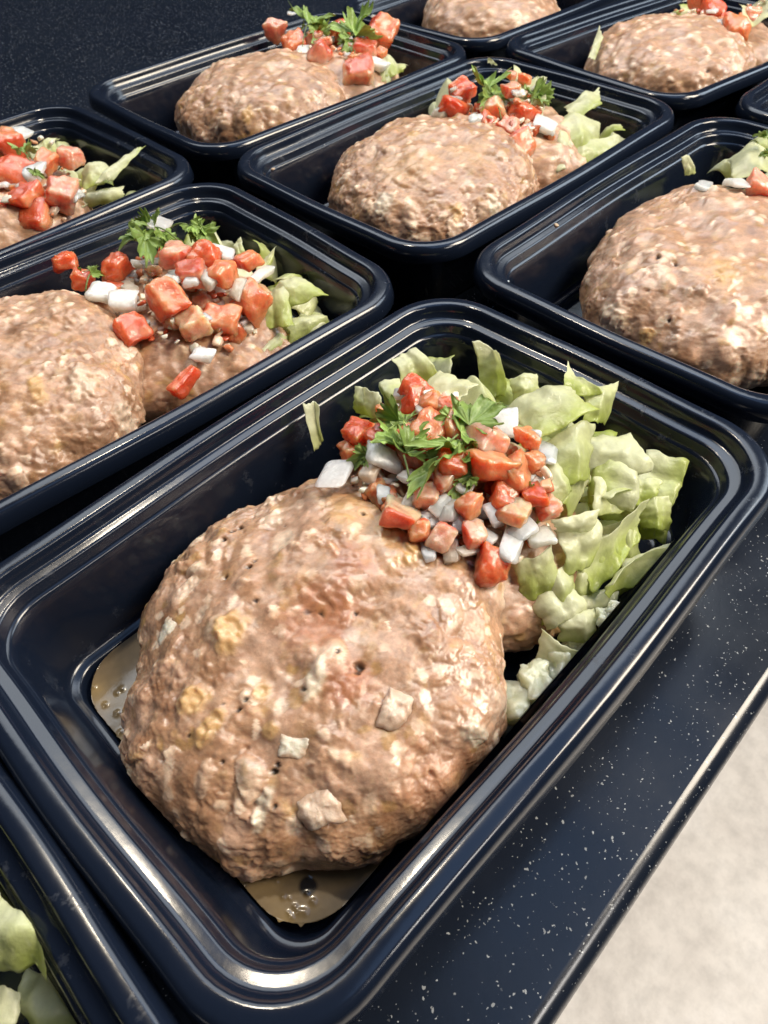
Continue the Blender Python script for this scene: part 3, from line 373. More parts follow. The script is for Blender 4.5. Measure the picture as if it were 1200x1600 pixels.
    for (c, rad_, sc_) in STAIN_SHADE.get(key, []):  # stains, plus the shade painted onto the near patty's lower end
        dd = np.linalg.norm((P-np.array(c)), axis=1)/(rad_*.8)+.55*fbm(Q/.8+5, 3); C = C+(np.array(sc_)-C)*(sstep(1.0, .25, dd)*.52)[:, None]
    C = C+(lcol-C)*(lump*.72)[:, None]
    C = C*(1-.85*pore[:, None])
    wet = np.clip(sstep(-.25, .25, fbm(Q/1.1+21, 3))*.8+.3, 0, 1)*(1 if key == 'A' else .75 if key == 'D' else .5)
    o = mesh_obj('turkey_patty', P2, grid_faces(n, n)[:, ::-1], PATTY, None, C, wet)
    tag(o, PLAB[key], 'patty', 'turkey patties in the trays')
    PMESH[key] = (P2, np.cross(np.gradient(P2.reshape(n, n, 3), axis=0), np.gradient(P2.reshape(n, n, 3), axis=1)).reshape(-1, 3), o)
    return o
RES = {'A': 520, 'A2': 240, 'B': 360, 'B2': 220, 'C': 300, 'C2': 120, 'D': 340, 'E': 220, 'E2': 90, 'F2': 150, 'G': 180, 'G2': 80, 'H': 130}
for k in PAT: make_patty(k, RES[k])

# ------------------------------------------------------------------ rounded irregular chunks
def cube_grid(n):
    g = np.linspace(-1, 1, n+1); V = []; F = []
    for ax in range(3):
        for sg in (-1, 1):
            a, b = np.meshgrid(g, g, indexing='ij'); c = np.full_like(a, sg)
            arr = [None]*3; arr[ax] = c; arr[(ax+1) % 3] = a; arr[(ax+2) % 3] = b
            f_ = grid_faces(n+1, n+1)+len(V)*(n+1)**2; V.append(np.stack(arr, -1).reshape(-1, 3)); F.append(f_ if sg > 0 else f_[:, ::-1])
    V = np.concatenate(V); F = np.concatenate(F); q, inv = np.unique(np.round(V, 5), axis=0, return_inverse=True); return q, inv.ravel()[F]
CUBE = cube_grid(13); CUBE_S = cube_grid(4)
def rot3(yaw_, tilt, rl=0):
    return np.array((Matrix.Rotation(math.radians(yaw_), 3, 'Z') @ Matrix.Rotation(math.radians(tilt), 3, 'X') @ Matrix.Rotation(math.radians(rl), 3, 'Y')))
def chunk(c, dims, Rm, seed, rnd=.3, jit=.16, rough=.05, small=False, bend=0):
    rg = np.random.RandomState(seed); q, F = CUBE_S if small else CUBE
    inner = np.clip(q, -(1-rnd), 1-rnd); dlt = q-inner; ln = np.linalg.norm(dlt, axis=1, keepdims=True); v = inner+rnd*dlt/np.maximum(ln, 1e-6)
    corn = rg.uniform(-jit, jit, (2, 2, 2, 3)); w_ = (q+1)/2; D = np.zeros_like(v)
    for a in (0, 1):
        for b in (0, 1):
            for d in (0, 1):
                k = (w_[:, 0] if a else 1-w_[:, 0])*(w_[:, 1] if b else 1-w_[:, 1])*(w_[:, 2] if d else 1-w_[:, 2]); D += k[:, None]*corn[a, b, d]
    v = v+D; v[:, 2] += bend*(1-v[:, 0]**2)
    nrm = v/np.maximum(np.linalg.norm(v, axis=1, keepdims=True), 1e-6)
    v = v*np.array(dims)/2
    v = v+nrm*(rough*min(dims)*(fbm(v/(.42*max(dims))+seed*3.1, 4)*1.7))[:, None]
    return v@Rm.T+np.array(c), F, q
SEED = [100]
def ns(): SEED[0] += 1; return SEED[0]
TONE = (('red', (.72, .15, .055)), ('orange-red', (.79, .26, .11)), ('pale orange', (.84, .48, .29)), ('pinkish', (.82, .38, .26)))
def tomato(k, c, w_, h_, dr, yw, tl):
    s_ = ns(); rg = np.random.RandomState(s_); V, F, q = chunk(c, (w_*.92, h_*.92, (w_+h_)/2*dr*.85), rot3(yw+rg.uniform(-25, 25), tl+rg.uniform(-20, 20), rg.uniform(-28, 28)), s_, rg.uniform(.34, .55), .36, .16, bend=rg.uniform(-.2, .35))
    V = clampz(V, k)
    ti = rg.choice(4, p=[.36, .38, .06, .20]); flesh = np.array(TONE[ti][1]); skin = np.array([.54, .065, .02])
    n = fbm(q*.9+s_, 3)[:, None]; C = flesh+(np.array([.74, .40, .22])-flesh)*sstep(.05, .55, n)*.55; C = C+(np.array([.52, .07, .025])-C)*sstep(.05, .5, -n)*.5
    sk = sstep(.7, .95, q[:, rg.randint(3)]*rg.choice([-1, 1]))[:, None]; C = C+(skin-C)*sk*.8
    sz = 'large' if w_*h_ > 1.35 else ('small' if w_*h_ < .75 else 'medium')
    tag(mesh_obj('tomato_piece', V, F, TOMATO, None, C), sz+' '+TONE[ti][0]+' diced tomato piece in '+IN[k], 'tomato', 'diced tomato in '+IN[k])
OTONE = (('creamy', (.80, .75, .60)), ('translucent beige', (.72, .57, .42)), ('bright white', (.84, .82, .72)), ('salsa-stained', (.75, .52, .37)))
def onion(k, c, w_, h_, dr, yw, tl):
    s_ = ns(); rg = np.random.RandomState(s_); V, F, q = chunk(c, (w_, h_, max(.14, (w_+h_)/2*dr*.7)), rot3(yw+rg.uniform(-20, 20), tl+rg.uniform(-16, 16), rg.uniform(-18, 18)), s_, rg.uniform(.3, .5), .4, .16, bend=rg.uniform(-.3, .8))
    V = clampz(V, k)
    ti = rg.choice(4, p=[.3, .2, .35, .15]) if w_*h_ < .8 else 2; C = np.array(OTONE[ti][1])+.0*q; C = C*(1+.12*fbm(q*np.array([.6, 4, .6])+s_, 2)[:, None])
    sz = 'large' if w_*h_ > .8 else ('small' if w_*h_ < .4 else 'medium')
    tag(mesh_obj('onion_piece', V, F, ONION, None, C), sz+' '+OTONE[ti][0]+' diced onion piece in '+IN[k], 'onion', 'diced onion in '+IN[k])
for k, lst in TOM.items():
    for q in lst: tomato(k, *q)
for k, lst in ONI.items():
    for q in lst: onion(k, *q)

# ------------------------------------------------------------------ lettuce pieces
def lettuce(k, cs, bulge, white, n=26, thick=.018, label=None):
    s_ = ns(); rg = np.random.RandomState(s_); c = np.array(cs, float); g = np.linspace(0, 1, n); a, b = np.meshgrid(g, g, indexing='ij')
    white = white*.95; size = (np.linalg.norm(c[1]-c[0])+np.linalg.norm(c[3]-c[0])+np.linalg.norm(c[2]-c[1])+np.linalg.norm(c[2]-c[3]))/4
    # ragged outline: push the border in and out along the sheet
    def rag(x, o): return .10*perlin(np.column_stack([x*2.3+o, np.full_like(x, o*1.7), np.full_like(x, 3.3)]))+.045*perlin(np.column_stack([x*7+o, np.full_like(x, o), np.full_like(x, 1.3)]))
    o = s_*1.37
    a2 = a*(1+rag(b.ravel(), o).reshape(a.shape)*a)-(1-a)*rag(b.ravel(), o+5).reshape(a.shape)
    b2 = b*(1+rag(a.ravel(), o+9).reshape(a.shape)*b)-(1-b)*rag(a.ravel(), o+14).reshape(a.shape)
    # pull the four corners in a little so that the sheet is not a plain quad
    cr = (2*a-1)**2*(2*b-1)**2; sh = 1-.05*cr*rg.uniform(-.6, 1.2); a2 = .5+(a2-.5)*sh; b2 = .5+(b2-.5)*sh
    G = (1-a2)[..., None]*((1-b2)[..., None]*c[0]+b2[..., None]*c[1])+a2[..., None]*((1-b2)[..., None]*c[3]+b2[..., None]*c[2])
    nr = np.cross(c[2]-c[0], c[3]-c[1]); nr = nr/np.linalg.norm(nr)
    if nr[2] < 0: nr = -nr
    ax_ = rg.rand(); bow_ = (4*a*(1-a)*(1-ax_)+4*b*(1-b)*ax_)*1.15-.4
    pp = G.reshape(-1, 3)
    rip = .12*size*fbm(pp/(.6*size)+s_, 2)+.03*size*perlin(pp/(.22*size)+s_)+.05*size*(.4-np.abs(perlin(pp/(.45*size)+s_*3)))
    fold = rg.uniform(-.34, .34)*size*np.abs(b-rg.uniform(.3, .7))*2
    G = G+nr*(bulge*bow_*1.2+fold+rip.reshape(a.shape))[..., None]
    th = (thick*(.6+1.3*white*(1-a)))[..., None]
    Nn = vnormals(G)
    if (Nn[..., 2].mean()) < 0: Nn = -Nn
    edge = np.minimum.reduce([a, 1-a, b, 1-b]); ef = sstep(-.02, .1, edge)[..., None]*.75+.25
    top = (G+Nn*th*ef/2).reshape(-1, 3); bot = (G-Nn*th*ef/2).reshape(-1, 3)
    F = grid_faces(n, n); m = n*n; idx = np.arange(m).reshape(n, n); rimi = np.concatenate([idx[0, :-1], idx[:-1, -1], idx[-1, :0:-1], idx[:0:-1, 0]]); r2_ = np.roll(rimi, -1)
    ff = np.cross(top[F[0, 1]]-top[F[0, 0]], top[F[0, 2]]-top[F[0, 0]])@Nn[0, 0] > 0
    sideF = np.stack([rimi, r2_, r2_+m, rimi+m], 1)
    Fa = [F, (F+m)[:, ::-1], sideF[:, ::-1]] if ff else [F[:, ::-1], F+m, sideF]
    V = clampz(np.concatenate([top, bot]), k)
    green = np.array([.66, .73, .20]); dk = np.array([.43, .55, .09]); wht = np.array([.91, .92, .66])
    # leaf blade runs from white rib (a=0) to green margin
    gz = (fbm(pp/(.6*size)+s_*2, 3)*.5).reshape(a.shape)
    k1 = sstep(0, 1, np.clip(a*.9+.30-white*.9+gz*.8, 0, 1))[..., None]
    C = wht+(green-wht)*k1; k2 = sstep(.35, 1.2, a+gz-white*.7)[..., None]; C = C+(dk-C)*k2*.35
    vein = np.abs(np.sin((b*4+.6*a+gz)*math.pi)); C = C+(wht-C)*(sstep(.16, .0, vein)[..., None])*.35
    C = C.reshape(-1, 3); C = np.concatenate([C, C])
    o_ = mesh_obj('lettuce_piece', V, [x for x in Fa], LETTUCE, None, C)
    tag(o_, label or ('torn pale green lettuce piece heaped in '+IN[k]), 'lettuce', 'lettuce pieces in '+IN[k])
SEED[0] -= 15
LLAB = {'A': {0: 'curled pale lettuce cup at the wall corner, behind the white cream-coloured leaf', 3: 'broad white lettuce leaf behind the cilantro in the gravy tray', 4: 'upright green lettuce leaf standing against the end wall of the gravy tray',
 6: 'big pale lettuce leaf arched beside the cilantro in the gravy tray', 7: 'large yellow-green leaf hanging below the arched lettuce leaf', 8: 'small pointed lettuce tip sticking up above the arched leaf', 9: 'crinkled square lettuce piece leaning to the end wall beside the arched leaf',
 10: 'smooth whitish lettuce petal lying over the dark end of the gravy tray', 13: 'flat dark green lettuce square beneath the whitish petal', 14: 'green lettuce square touching the side wall of the gravy tray', 15: 'folded green lettuce leaf opening toward the tray side wall', 16: 'pointed leaf with white edge under the folded green leaf',
 17: 'thick white lettuce rib edge beside the salsa of the gravy tray', 19: 'dark green lettuce scrap under the lowest tomato piece', 21: 'white lettuce rib curl beside the lower patty', 22: 'pale lettuce heart piece against the side wall near the lower patty', 23: 'white wedge of lettuce rib above the pale crumbs by the wall', 24: 'single narrow lettuce shred stuck to the long inner wall of the gravy tray'},
 'B': {0: 'thin upright lettuce tip beside the salsa of the two-patty tray'}, 'F': {0: 'long pale lettuce strip pointing up from the big tomato dice'}, 'G': {0: 'white onion-like lettuce petal standing between patty and tray wall'},
 'C': {7: 'white lettuce shred stuck on the corner rim of the cilantro-topped tray'}, 'J': {0: 'broad folded green lettuce leaf at the end of the tray touching the gravy tray'}}
for k, lst in LET.items():
    for i_, (cs, bl, wh) in enumerate(lst): lettuce(k, cs, bl, wh, label=LLAB.get(k, {}).get(i_) or ('whitish' if wh > .7 else 'green' if wh < .28 else 'pale green')+' torn lettuce piece on top in '+IN[k])

# ------------------------------------------------------------------ fill below: loose lettuce under the salsa
def filler(k, x0, x1, y0, y1, z0, z1, n, seed):
    rg = np.random.RandomState(seed)
    for i in range(n):
        c = np.array([rg.uniform(x0, x1), rg.uniform(y0, y1), rg.uniform(z0, z1)]); w_, h_ = rg.uniform(1.1, 2.2), rg.uniform(.9, 1.6); Rm = rot3(rg.uniform(0, 360), rg.uniform(-45, 45), rg.uniform(-35, 35))
        cs = [list(c+Rm@np.array([sx*w_/2, sy*h_/2, 0])) for sx, sy in ((-1, -1), (1, -1), (1, 1), (-1, 1))]
        lettuce(k, cs, rg.uniform(.15, .5), rg.uniform(.1, .8), n=14, label='loose lettuce piece tucked under the toppings in '+IN[k])
filler('A', 4.6, 8.8, -5.3, 5.3, -3.0, -.8, 40, 3)
filler('B', 6.0, 9.2, 11, 21, -3.3, -1.4, 22, 4)
filler('C', 27.5, 31.5, 10.8, 20.5, -3.2, -.9, 22, 5)
filler('D', 26, 31, -5, 4.5, -3, -.4, 12, 6)
filler('E', 29.5, 32.5, 27, 36, -3.2, -1, 12, 7)
filler('F', 6, 9.5, 27, 37, -3.4, -1.4, 16, 8)
filler('G', 50, 54, 11, 20, -3, -.6, 8, 9)
filler('J', -17.5, -13.4, -5, 4.5, -3.6, -2.2, 16, 10)

# ------------------------------------------------------------------ cilantro leaves
def leaf_mesh(base, tip, wr, rolld, seed):
    rg = np.random.RandomState(seed); b0 = np.array(base); d = np.array(tip)-b0; Ln = np.linalg.norm(d); d /= Ln; Ln *= 1.0
    up = np.array([-.25, -.35, 1.0]); sd = np.cross(d, up); sd /= np.linalg.norm(sd); nn = np.cross(sd, d)
    rl = math.radians(rolld); sd, nn = sd*math.cos(rl)+nn*math.sin(rl), nn*math.cos(rl)-sd*math.sin(rl)
    nt_, nr_ = 97, 10; th = np.linspace(-math.radians(105), math.radians(105), nt_); tn = th/math.radians(105)
    lobes = np.array([-.68, 0, .68])+rg.uniform(-.05, .05, 3); amp = np.array([.72, 1.0, .72])*(1+rg.uniform(-.12, .12, 3))
    R = np.zeros(nt_)
    for lo, am in zip(lobes, amp):
        x_ = (tn-lo)/.43; lobe = am*np.clip(1-np.abs(x_)**2.2, 0, 1)**.55
        lobe = lobe*(1-.16*(.5-.5*np.cos(x_*math.pi*4.2))**1.5); R = np.maximum(R, lobe)
    R = np.maximum(R, .60*(1-.35*np.abs(tn)))
    R *= 1+.09*np.sin(tn*46+rg.rand()*6)
    V = []; C = []; g1 = rg.uniform(-.25, .25); g2 = rg.uniform(.1, .65)
    for i in range(nr_):
        s_ = i/(nr_-1); x = R*s_*np.cos(th)*Ln; y = R*s_*np.sin(th)*Ln*wr*.86
        cup = g2*np.abs(y)*1.4-.16*Ln*(x/Ln)**2+g1*y
        q3 = np.column_stack([x/Ln*2.6+seed, y/Ln*2.6, np.full_like(x, seed*.7)]); cup = cup+.24*Ln*s_*perlin(q3*.8)+.05*Ln*s_*np.sin(tn*19+rg.rand())
        V.append(b0+d*x[:, None]+sd*y[:, None]+nn*cup[:, None])
        dist = np.min(np.abs(tn[:, None]-lobes[None, :]), axis=1)*s_
        vv = sstep(.022, .0, dist-.004)*(1-.5*s_)
        C.append(np.array([.23, .35, .07])+np.array([.09, .10, .05])*(s_*.6)+(.05*perlin(q3*2.2))[:, None]*np.array([1, 1.2, .4]) + vv[:, None]*np.array([.14, .14, .07]))
    V = np.concatenate(V); C = np.concatenate(C); F = grid_faces(nr_, nt_); m = len(V)
    V2 = V-nn*.022; F2 = (F+m)[:, ::-1]; e = np.arange(nt_-1)+(nr_-1)*nt_; sdf = np.stack([e, e+1, e+1+m, e+m], 1)[:, ::-1]
    return np.concatenate([V, V2]), [F, F2, sdf], np.concatenate([C, C*1.25])
def tube(pts, rad, n=7):
    pts = np.array(pts); V = []
    for i, q in enumerate(pts):
        t = pts[min(i+1, len(pts)-1)]-pts[max(i-1, 0)]; t /= np.linalg.norm(t); a = np.cross(t, [.3, .2, 1]); a /= np.linalg.norm(a); b = np.cross(t, a)
        for j in range(n): an = 2*math.pi*j/n; V.append(q+rad*(a*math.cos(an)+b*math.sin(an)))
    return np.array(V), [grid_faces(len(pts), n, True), np.array([list(range(n))[::-1]]), np.array([[(len(pts)-1)*n+j for j in range(n)]])]
CLAB = {'A': {0: 'pair of frilly cilantro leaves beside the tall onion slab', 2: 'fan-shaped cilantro leaf spread toward the arched lettuce', 3: 'small cilantro leaf tucked behind the fan-shaped one', 4: 'long dark folded cilantro leaf across the salsa', 6: 'flat dark cilantro leaf below the folded one', 7: 'tiny cilantro leaf beside the big white onion square', 8: 'tiny cilantro scrap on the white onion slab', 9: 'narrow cilantro leaf over the red tomato', 10: 'cilantro leaf draped over the corner tomato'},
 'B': {0: 'long dark cilantro leaf hanging down the tomato', 1: 'cilantro leaf on the outer side of the white onion flake', 2: 'bright cilantro leaf at the inner end of the onion flake', 3: 'cilantro leaf folded down over the tomato top', 4: 'narrow cilantro leaf under the onion flake', 5: 'small upright cilantro leaf beside the onion dice', 6: 'small cilantro scrap on the lone tomato'}}
for k, lst in CIL.items():
    used = [False]*len(lst)
    for i, q in enumerate(lst):
        if used[i]: continue
        mates = [j for j in range(i, len(lst)) if not used[j] and lst[j][0] == q[0]]
        for j in mates: used[j] = True
        b = q[0]; root = empty('cilantro_sprig', b[0], b[1], b[2])
        tag(root, (CLAB.get(k, {}).get(i) or 'green cilantro sprig on the salsa')+' in '+IN[k], 'cilantro', 'cilantro on the salsa in '+IN[k])
        for j in mates:
            lb, lt, lw, lr = lst[j]; lb = np.array(lb); dv = np.array(lt)-lb; ax = np.array([-.25, -.35, 1.0]); ax /= np.linalg.norm(ax)
            for (off_, ang, ln_) in ((.30, 8, .72), (.12, -44, .62)):
                rg = np.random.RandomState(ns()); Rr = np.array(Matrix.Rotation(math.radians(ang+rg.uniform(-12, 12)), 3, Vector(ax))); dv_s = dv*(.92 if k == 'A' else .72); b1 = lb+dv_s*off_; t1 = b1+Rr@dv_s*ln_*rg.uniform(.85, 1.15)+np.array([0, 0, rg.uniform(-.28, .0)])
                V, F, C = leaf_mesh(list(b1), list(t1), min(1.1, lw*1.25), lr+rg.uniform(-22, 22), ns()); mesh_obj('leaf', V, F, CILANTRO, root, C*rg.uniform(.85, 1.4))
        d = np.array(b)-np.array(q[1]); d /= np.linalg.norm(d); ln = np.linalg.norm(np.array(b)-np.array(q[1]))*.5
        pts = [np.array(b)+d*ln*t_+np.array([0, 0, -.5*ln*t_*t_]) for t_ in np.linspace(-.1, 1, 7)]
        V, F = tube(pts, .035); mesh_obj('stem', V, F, CILANTRO, root, np.tile([.22, .30, .09], (len(V), 1)))

# ------------------------------------------------------------------ bits baked into the patties: ragged flakes that follow the meat
BITLAB = ['onion_shred', 'garlic_crumb', 'meat_flake']
def flake(k, c, w_, h_, kind, yw):
    P2, NN, po = PMESH[k]; s_ = ns(); rg = np.random.RandomState(s_)
    i = np.argmin(((P2[:, :2]-np.array(c[:2]))**2).sum(1)+(P2[:, 2] < c[2]-1.2)*9); c0 = P2[i]
    sel = np.where(((P2-c0)**2).sum(1) < (max(w_, h_)*1.2+.3)**2)[0]; L = P2[sel]; LN = NN[sel]/np.maximum(np.linalg.norm(NN[sel], axis=1, keepdims=True), 1e-9)
    n0 = LN.mean(0); n0 /= np.linalg.norm(n0)
    e1 = np.cross(n0, [0, 0, 1.0]) if abs(n0[2]) < .95 else np.cross(n0, [1.0, 0, 0]); e1 /= np.linalg.norm(e1); e2 = np.cross(n0, e1); an = math.radians(yw); e1, e2 = e1*math.cos(an)+e2*math.sin(an), e2*math.cos(an)-e1*math.sin(an)
    nr_, nt_ = 12, 44; th = np.linspace(0, 2*math.pi, nt_, endpoint=False)
    ring = np.column_stack([np.cos(th)*1.3+s_, np.sin(th)*1.3, th*0]); ra = 1+.22*fbm(ring*1.8, 3)
    mp = rg.randint(5, 9); pa = np.sort((np.arange(mp)+rg.uniform(-.33, .33, mp))/mp*2*math.pi); pr_ = rg.uniform(.5 if kind != 1 else .75, 1.2, mp); px_, py_ = pr_*np.cos(pa), pr_*np.sin(pa)
    pol = np.ones(nt_)
    for ii in range(nt_):
        for e_ in range(mp):
            x1, y1, x2, y2 = px_[e_], py_[e_], px_[(e_+1) % mp], py_[(e_+1) % mp]; ct, st_ = math.cos(th[ii]), math.sin(th[ii]); den = ct*(y2-y1)-st_*(x2-x1)
            if abs(den) < 1e-9: continue
            rr_ = (x1*(y2-y1)-y1*(x2-x1))/den; ss_ = (x1*st_-y1*ct)/-den if abs(den) > 0 else -1
            hx, hy = rr_*ct-x1, rr_*st_-y1; ll_ = (x2-x1)**2+(y2-y1)**2; u_ = (hx*(x2-x1)+hy*(y2-y1))/ll_
            if rr_ > 0 and -.001 <= u_ <= 1.001: pol[ii] = rr_; break
    sq = pol
    V = []; Q = []; thk = [.05, .16, .12][kind]*min(w_, h_)+.02
    lift = rg.uniform(.02, .10)*max(w_, h_) if kind == 2 else 0; la = rg.uniform(0, 6.28)
    loc2 = np.column_stack([(L-c0)@e1, (L-c0)@e2]); hh = (L-c0)@n0; ok_ = (LN@n0 > .3) & (np.abs(hh) < .6*max(w_, h_)+.3)
    if ok_.sum() < 20: return
    loc2 = loc2[ok_]; hh = hh[ok_]; L = L[ok_]
    for a_ in range(nr_):
        s1 = (a_+.35)/(nr_-1+.35); x = ra*sq*s1*np.cos(th)*w_/2; y = ra*sq*s1*np.sin(th)*h_/2
        d2 = (loc2[None, :, 0]-x[:, None])**2+(loc2[None, :, 1]-y[:, None])**2; nb = np.argpartition(d2, min(60, len(L)-1), axis=1)[:, :min(60, len(L)-1)] if len(L) > 13 else np.zeros((nt_, 1), int)
        z0 = hh[nb].mean(1)
        q3 = np.column_stack([x*2.2+s_, y*2.2, x*0+1.7])
        hz = thk*(1-s1**3)**.8*(1+1.0*fbm(q3*1.4, 3))+.02*perlin(q3*4)-.035*(s1 > .97)+lift*s1*(.5+.5*np.cos(th-la))
        V.append(c0+e1*x[:, None]+e2*y[:, None]+n0*(z0+hz)[:, None]); Q.append(q3)
    V = np.concatenate(V); Q = np.concatenate(Q); F = grid_faces(nr_, nt_, True)
    base = np.array([[.78, .70, .56], [.66, .42, .18], [.76, .58, .44]][kind]); s_all = np.repeat((np.arange(nr_)+.35)/(nr_-1+.35), nt_)
    C = base*(1+.35*fbm(Q, 3)[:, None]); C = C+(np.array([.52, .31, .19])-C)*(sstep(.45, 1.0, s_all+.45*perlin(Q*1.5))*[.8, .85, .6][kind])[:, None]
    mesh_obj(BITLAB[kind], clampz(V, k), [F[:, ::-1], np.array([list(range(nt_))])], BIT, po, C)
for k, lst in BITS.items():
    for q in lst:
      if k == 'A' and q[3] != 1 and q[1]*q[2] > .55: flake(k, q[0], q[1]*(1.25 if q[1] < .9 else .95), q[2]*(1.25 if q[2] < .9 else .95), *q[3:])

# ------------------------------------------------------------------ minced salsa, too small to count, lying on whatever is below
def cloud(cx, cy, rx, ry):
    pts = []
    for o in list(col.objects):
        if o.type == 'MESH' and o.parent is None and o.name.split('.')[0] in ('turkey_patty', 'lettuce_piece'):
            l = np.array(o.location)/S-[0, 0, ZR]
            if abs(l[0]-cx) < rx+8 and abs(l[1]-cy) < ry+8:
                a = np.empty(len(o.data.vertices)*3, np.float32); o.data.vertices.foreach_get('co', a); pts.append(a.reshape(-1, 3)/S+l)
    pts = np.concatenate(pts); return pts[(np.abs(pts[:, 0]-cx) < rx+.5) & (np.abs(pts[:, 1]-cy) < ry+.5)]
def loose_dice(k, cx, cy, rx, ry, n, seed):
    rg = np.random.RandomState(seed+70); pts = cloud(cx, cy, rx, ry)
    for i in range(n):
        an = rg.uniform(0, 6.283); r_ = math.sqrt(rg.rand()); x = cx+rx*r_*math.cos(an); y = cy+ry*r_*math.sin(an)
        near = pts[(np.abs(pts[:, 0]-x) < .2) & (np.abs(pts[:, 1]-y) < .2)]
        if len(near) == 0: continue
        z = np.percentile(near[:, 2], 85)+.22
        if rg.rand() < .5: tomato(k, [x, y, z], rg.uniform(.6, 1.1), rg.uniform(.5, .9), .7, rg.uniform(0, 180), rg.uniform(-25, 25))
        else: onion(k, [x, y, z], rg.uniform(.45, .95), rg.uniform(.35, .6), .5, rg.uniform(0, 180), rg.uniform(-25, 25))
for a_ in (('A', 3.0, .3, 2.3, 3.6, 64, 1), ('B', 3.9, 15.8, 2.4, 4.0, 40, 2), ('C', 26.6, 16, 2.1, 3.8, 34, 3), ('E', 28.4, 32, 2.4, 4.2, 32, 4), ('F', 4.3, 31.8, 2.8, 4.4, 18, 5), ('G', 50, 15.3, 2.0, 4.0, 12, 6)): loose_dice(*a_)
def salsa_bits(k, cx, cy, rx, ry, n, seed, zmax=2.5):
    rg = np.random.RandomState(seed); pts = cloud(cx, cy, rx, ry)
    Vs = []; Fs = []; Cs = []; off = 0
    for i in range(n):
        an = rg.uniform(0, 6.283); r_ = math.sqrt(rg.rand()); x = cx+rx*r_*math.cos(an); y = cy+ry*r_*math.sin(an)
        near = pts[(np.abs(pts[:, 0]-x) < .14) & (np.abs(pts[:, 1]-y) < .14)]
        if len(near) == 0: continue
        z = near[:, 2].max()
        sz = rg.uniform(.16, .48); V, F, q = chunk((x, y, z+rg.uniform(-.03, .30)), (sz, sz*rg.uniform(.5, .9), sz*rg.uniform(.3, .6)), rot3(rg.uniform(0, 360), rg.uniform(-35, 35), rg.uniform(-35, 35)), i+seed*50, .5, .35, .12, True)
        c = [(.80, .68, .50), (.78, .56, .40), (.72, .24, .10), (.64, .12, .045), (.78, .42, .24), (.84, .79, .66)][rg.choice(6, p=[.16, .12, .22, .16, .12, .22])]
        Vs.append(clampz(V, k)); Fs.append(F+off); off += len(V); Cs.append(np.tile(c, (len(V), 1)))
    o = mesh_obj('minced_salsa', np.concatenate(Vs), np.concatenate(Fs), MINCED, None, np.concatenate(Cs)); tag(o, 'finely minced tomato and onion strewn through the salsa of '+IN[k], 'salsa', kind='stuff')
for a_ in (('A', 2.8, .2, 2.4, 3.7, 220, 1), ('B', 3.6, 15.5, 2.6, 4.2, 200, 2), ('C', 26, 16, 2.0, 3.4, 100, 3), ('E', 28, 32, 2.4, 4.0, 90, 4), ('F', 4.3, 31.8, 3.0, 4.6, 100, 5), ('G', 50, 15.3, 2.0, 4.0, 60, 6)): salsa_bits(*a_)

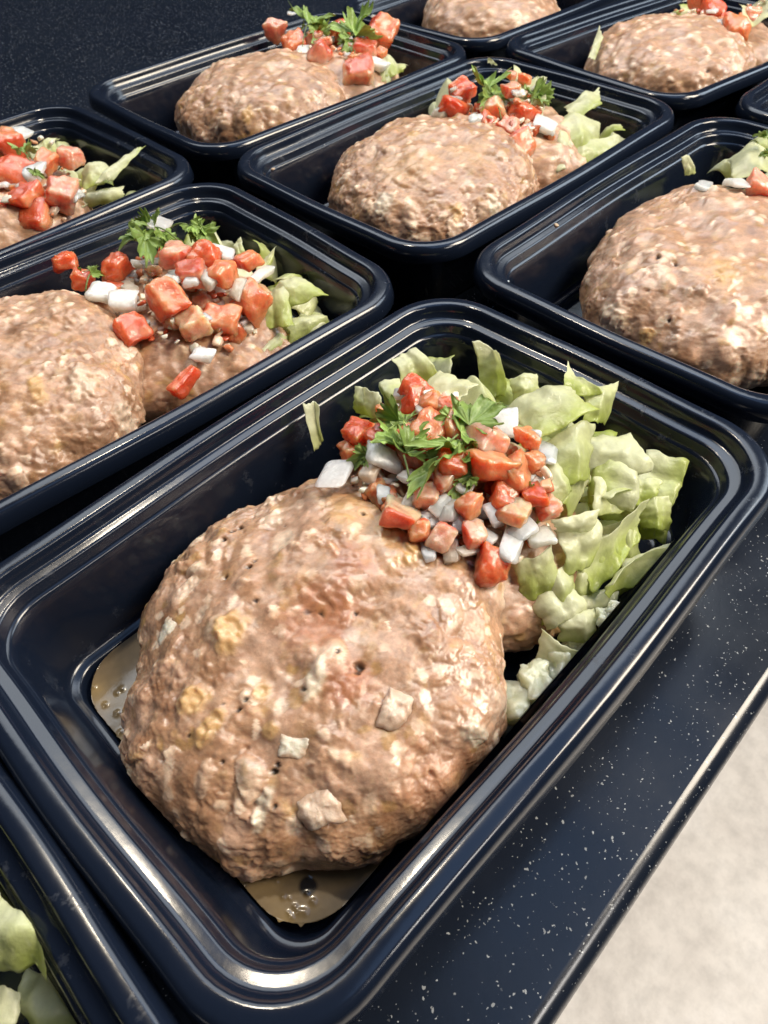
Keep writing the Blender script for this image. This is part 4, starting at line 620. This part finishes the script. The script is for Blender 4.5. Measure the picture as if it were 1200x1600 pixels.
# ------------------------------------------------------------------ gravy pool in the corner of the front tray
def gravy():
    n = 340; xs = np.linspace(-9.2, -1.0, n); ys = np.linspace(-5.6, 5.6, n); X, Y = np.meshgrid(xs, ys, indexing='ij'); P = np.column_stack([X.ravel(), Y.ravel(), np.zeros(X.size)])
    z = -3.87+.006*fbm(P/1.6, 2)+.0015*perlin(P/.4)
    hole = np.hypot(P[:, 0]+7.78, P[:, 1]+4.42)+.04*perlin(P/.3)
    rg = np.random.RandomState(8)
    for i in range(22):
        bx_, by_ = (-8.3+rg.normal(0, .45), -4.4+rg.normal(0, .6)) if i < 15 else (-8.6+rg.normal(0, .25), 3.6+rg.normal(0, .5)); br = rg.uniform(.035, .09)
        z += br*.45*np.exp(-((P[:, 0]-bx_)**2+(P[:, 1]-by_)**2)/br**2)
    V = np.column_stack([P[:, :2], z]); V = clampz(V, 'A'); V[:, 2] = z
    F = grid_faces(n, n)[:, ::-1]
    c1 = np.array([.18, .125, .062]); c2 = np.array([.32, .215, .08]); nn_ = fbm(P/1.6+4, 3)[:, None]; C = c1+(c2-c1)*sstep(-.1, .5, nn_); C = C*(1+.2*perlin(P/.25)[:, None]*.5)
    C = C*(1-.93*sstep(.30, .17, hole))[:, None]          # a thin spot in the film that lets the black plastic through
    o = mesh_obj('gravy_pool', V, F, GRAVY, None, C); tag(o, 'thin tan gravy pooled on the tray floor around the stained patty', 'gravy')
gravy()

# ------------------------------------------------------------------ pale crumbs between the lower patty and the tray wall
def crumb(c, d, yw):
    s_ = ns(); rg = np.random.RandomState(s_); V, F, q = chunk(c, d, rot3(yw, rg.uniform(-30, 30), rg.uniform(-30, 30)), s_, .4, .38, .3)
    C = np.array([.60, .62, .42])*(1+.25*fbm(q+s_, 3)[:, None])
    tag(mesh_obj('white_crumb', clampz(V, 'A'), F, ONION, None, C), 'pale crumbly vegetable chunk between the lower patty and the tray side wall', 'crumb', 'pale chunks by the side wall of the gravy tray')
for c in CRUMBS: crumb(*c)

# ------------------------------------------------------------------ tiny crumbs left on the inner ledges of the trays
def ledge_crumbs(k, n, seed):
    rg = np.random.RandomState(seed); x, y, rot = TRAYS[k]; c, s_ = math.cos(rot), math.sin(rot); Vs = []; Fs = []; Cs = []; off = 0; oa, ob = outline(1.06), outline(1.36)
    for i in range(n):
        j = rg.randint(len(oa)); hi = rg.rand() < .5; q0 = (oa if hi else ob)[j]+rg.uniform(-.25, .25, 2)*.3; z = -.46 if hi else -.87
        sz = rg.uniform(.05, .17); px, py = x+c*q0[0]-s_*q0[1], y+s_*q0[0]+c*q0[1]
        V, F, q = chunk((px, py, z+sz*.1), (sz*rg.uniform(.8, 1.8), sz, sz*.5), rot3(rg.uniform(0, 360), 0, 0), i+seed*40, .5, .35, .15, True)
        Vs.append(V); Fs.append(F+off); off += len(V); Cs.append(np.tile([(.70, .62, .52), (.60, .40, .26), (.75, .75, .68)][rg.randint(3)], (len(V), 1)))
    tag(mesh_obj('ledge_crumbs', np.concatenate(Vs), np.concatenate(Fs), BIT, None, np.concatenate(Cs)), 'tiny food crumbs stuck on the inner ledge of '+IN[k], 'crumbs', kind='stuff')
for k_, n_ in (('C', 8), ('D', 12)): ledge_crumbs(k_, n_, ord(k_))
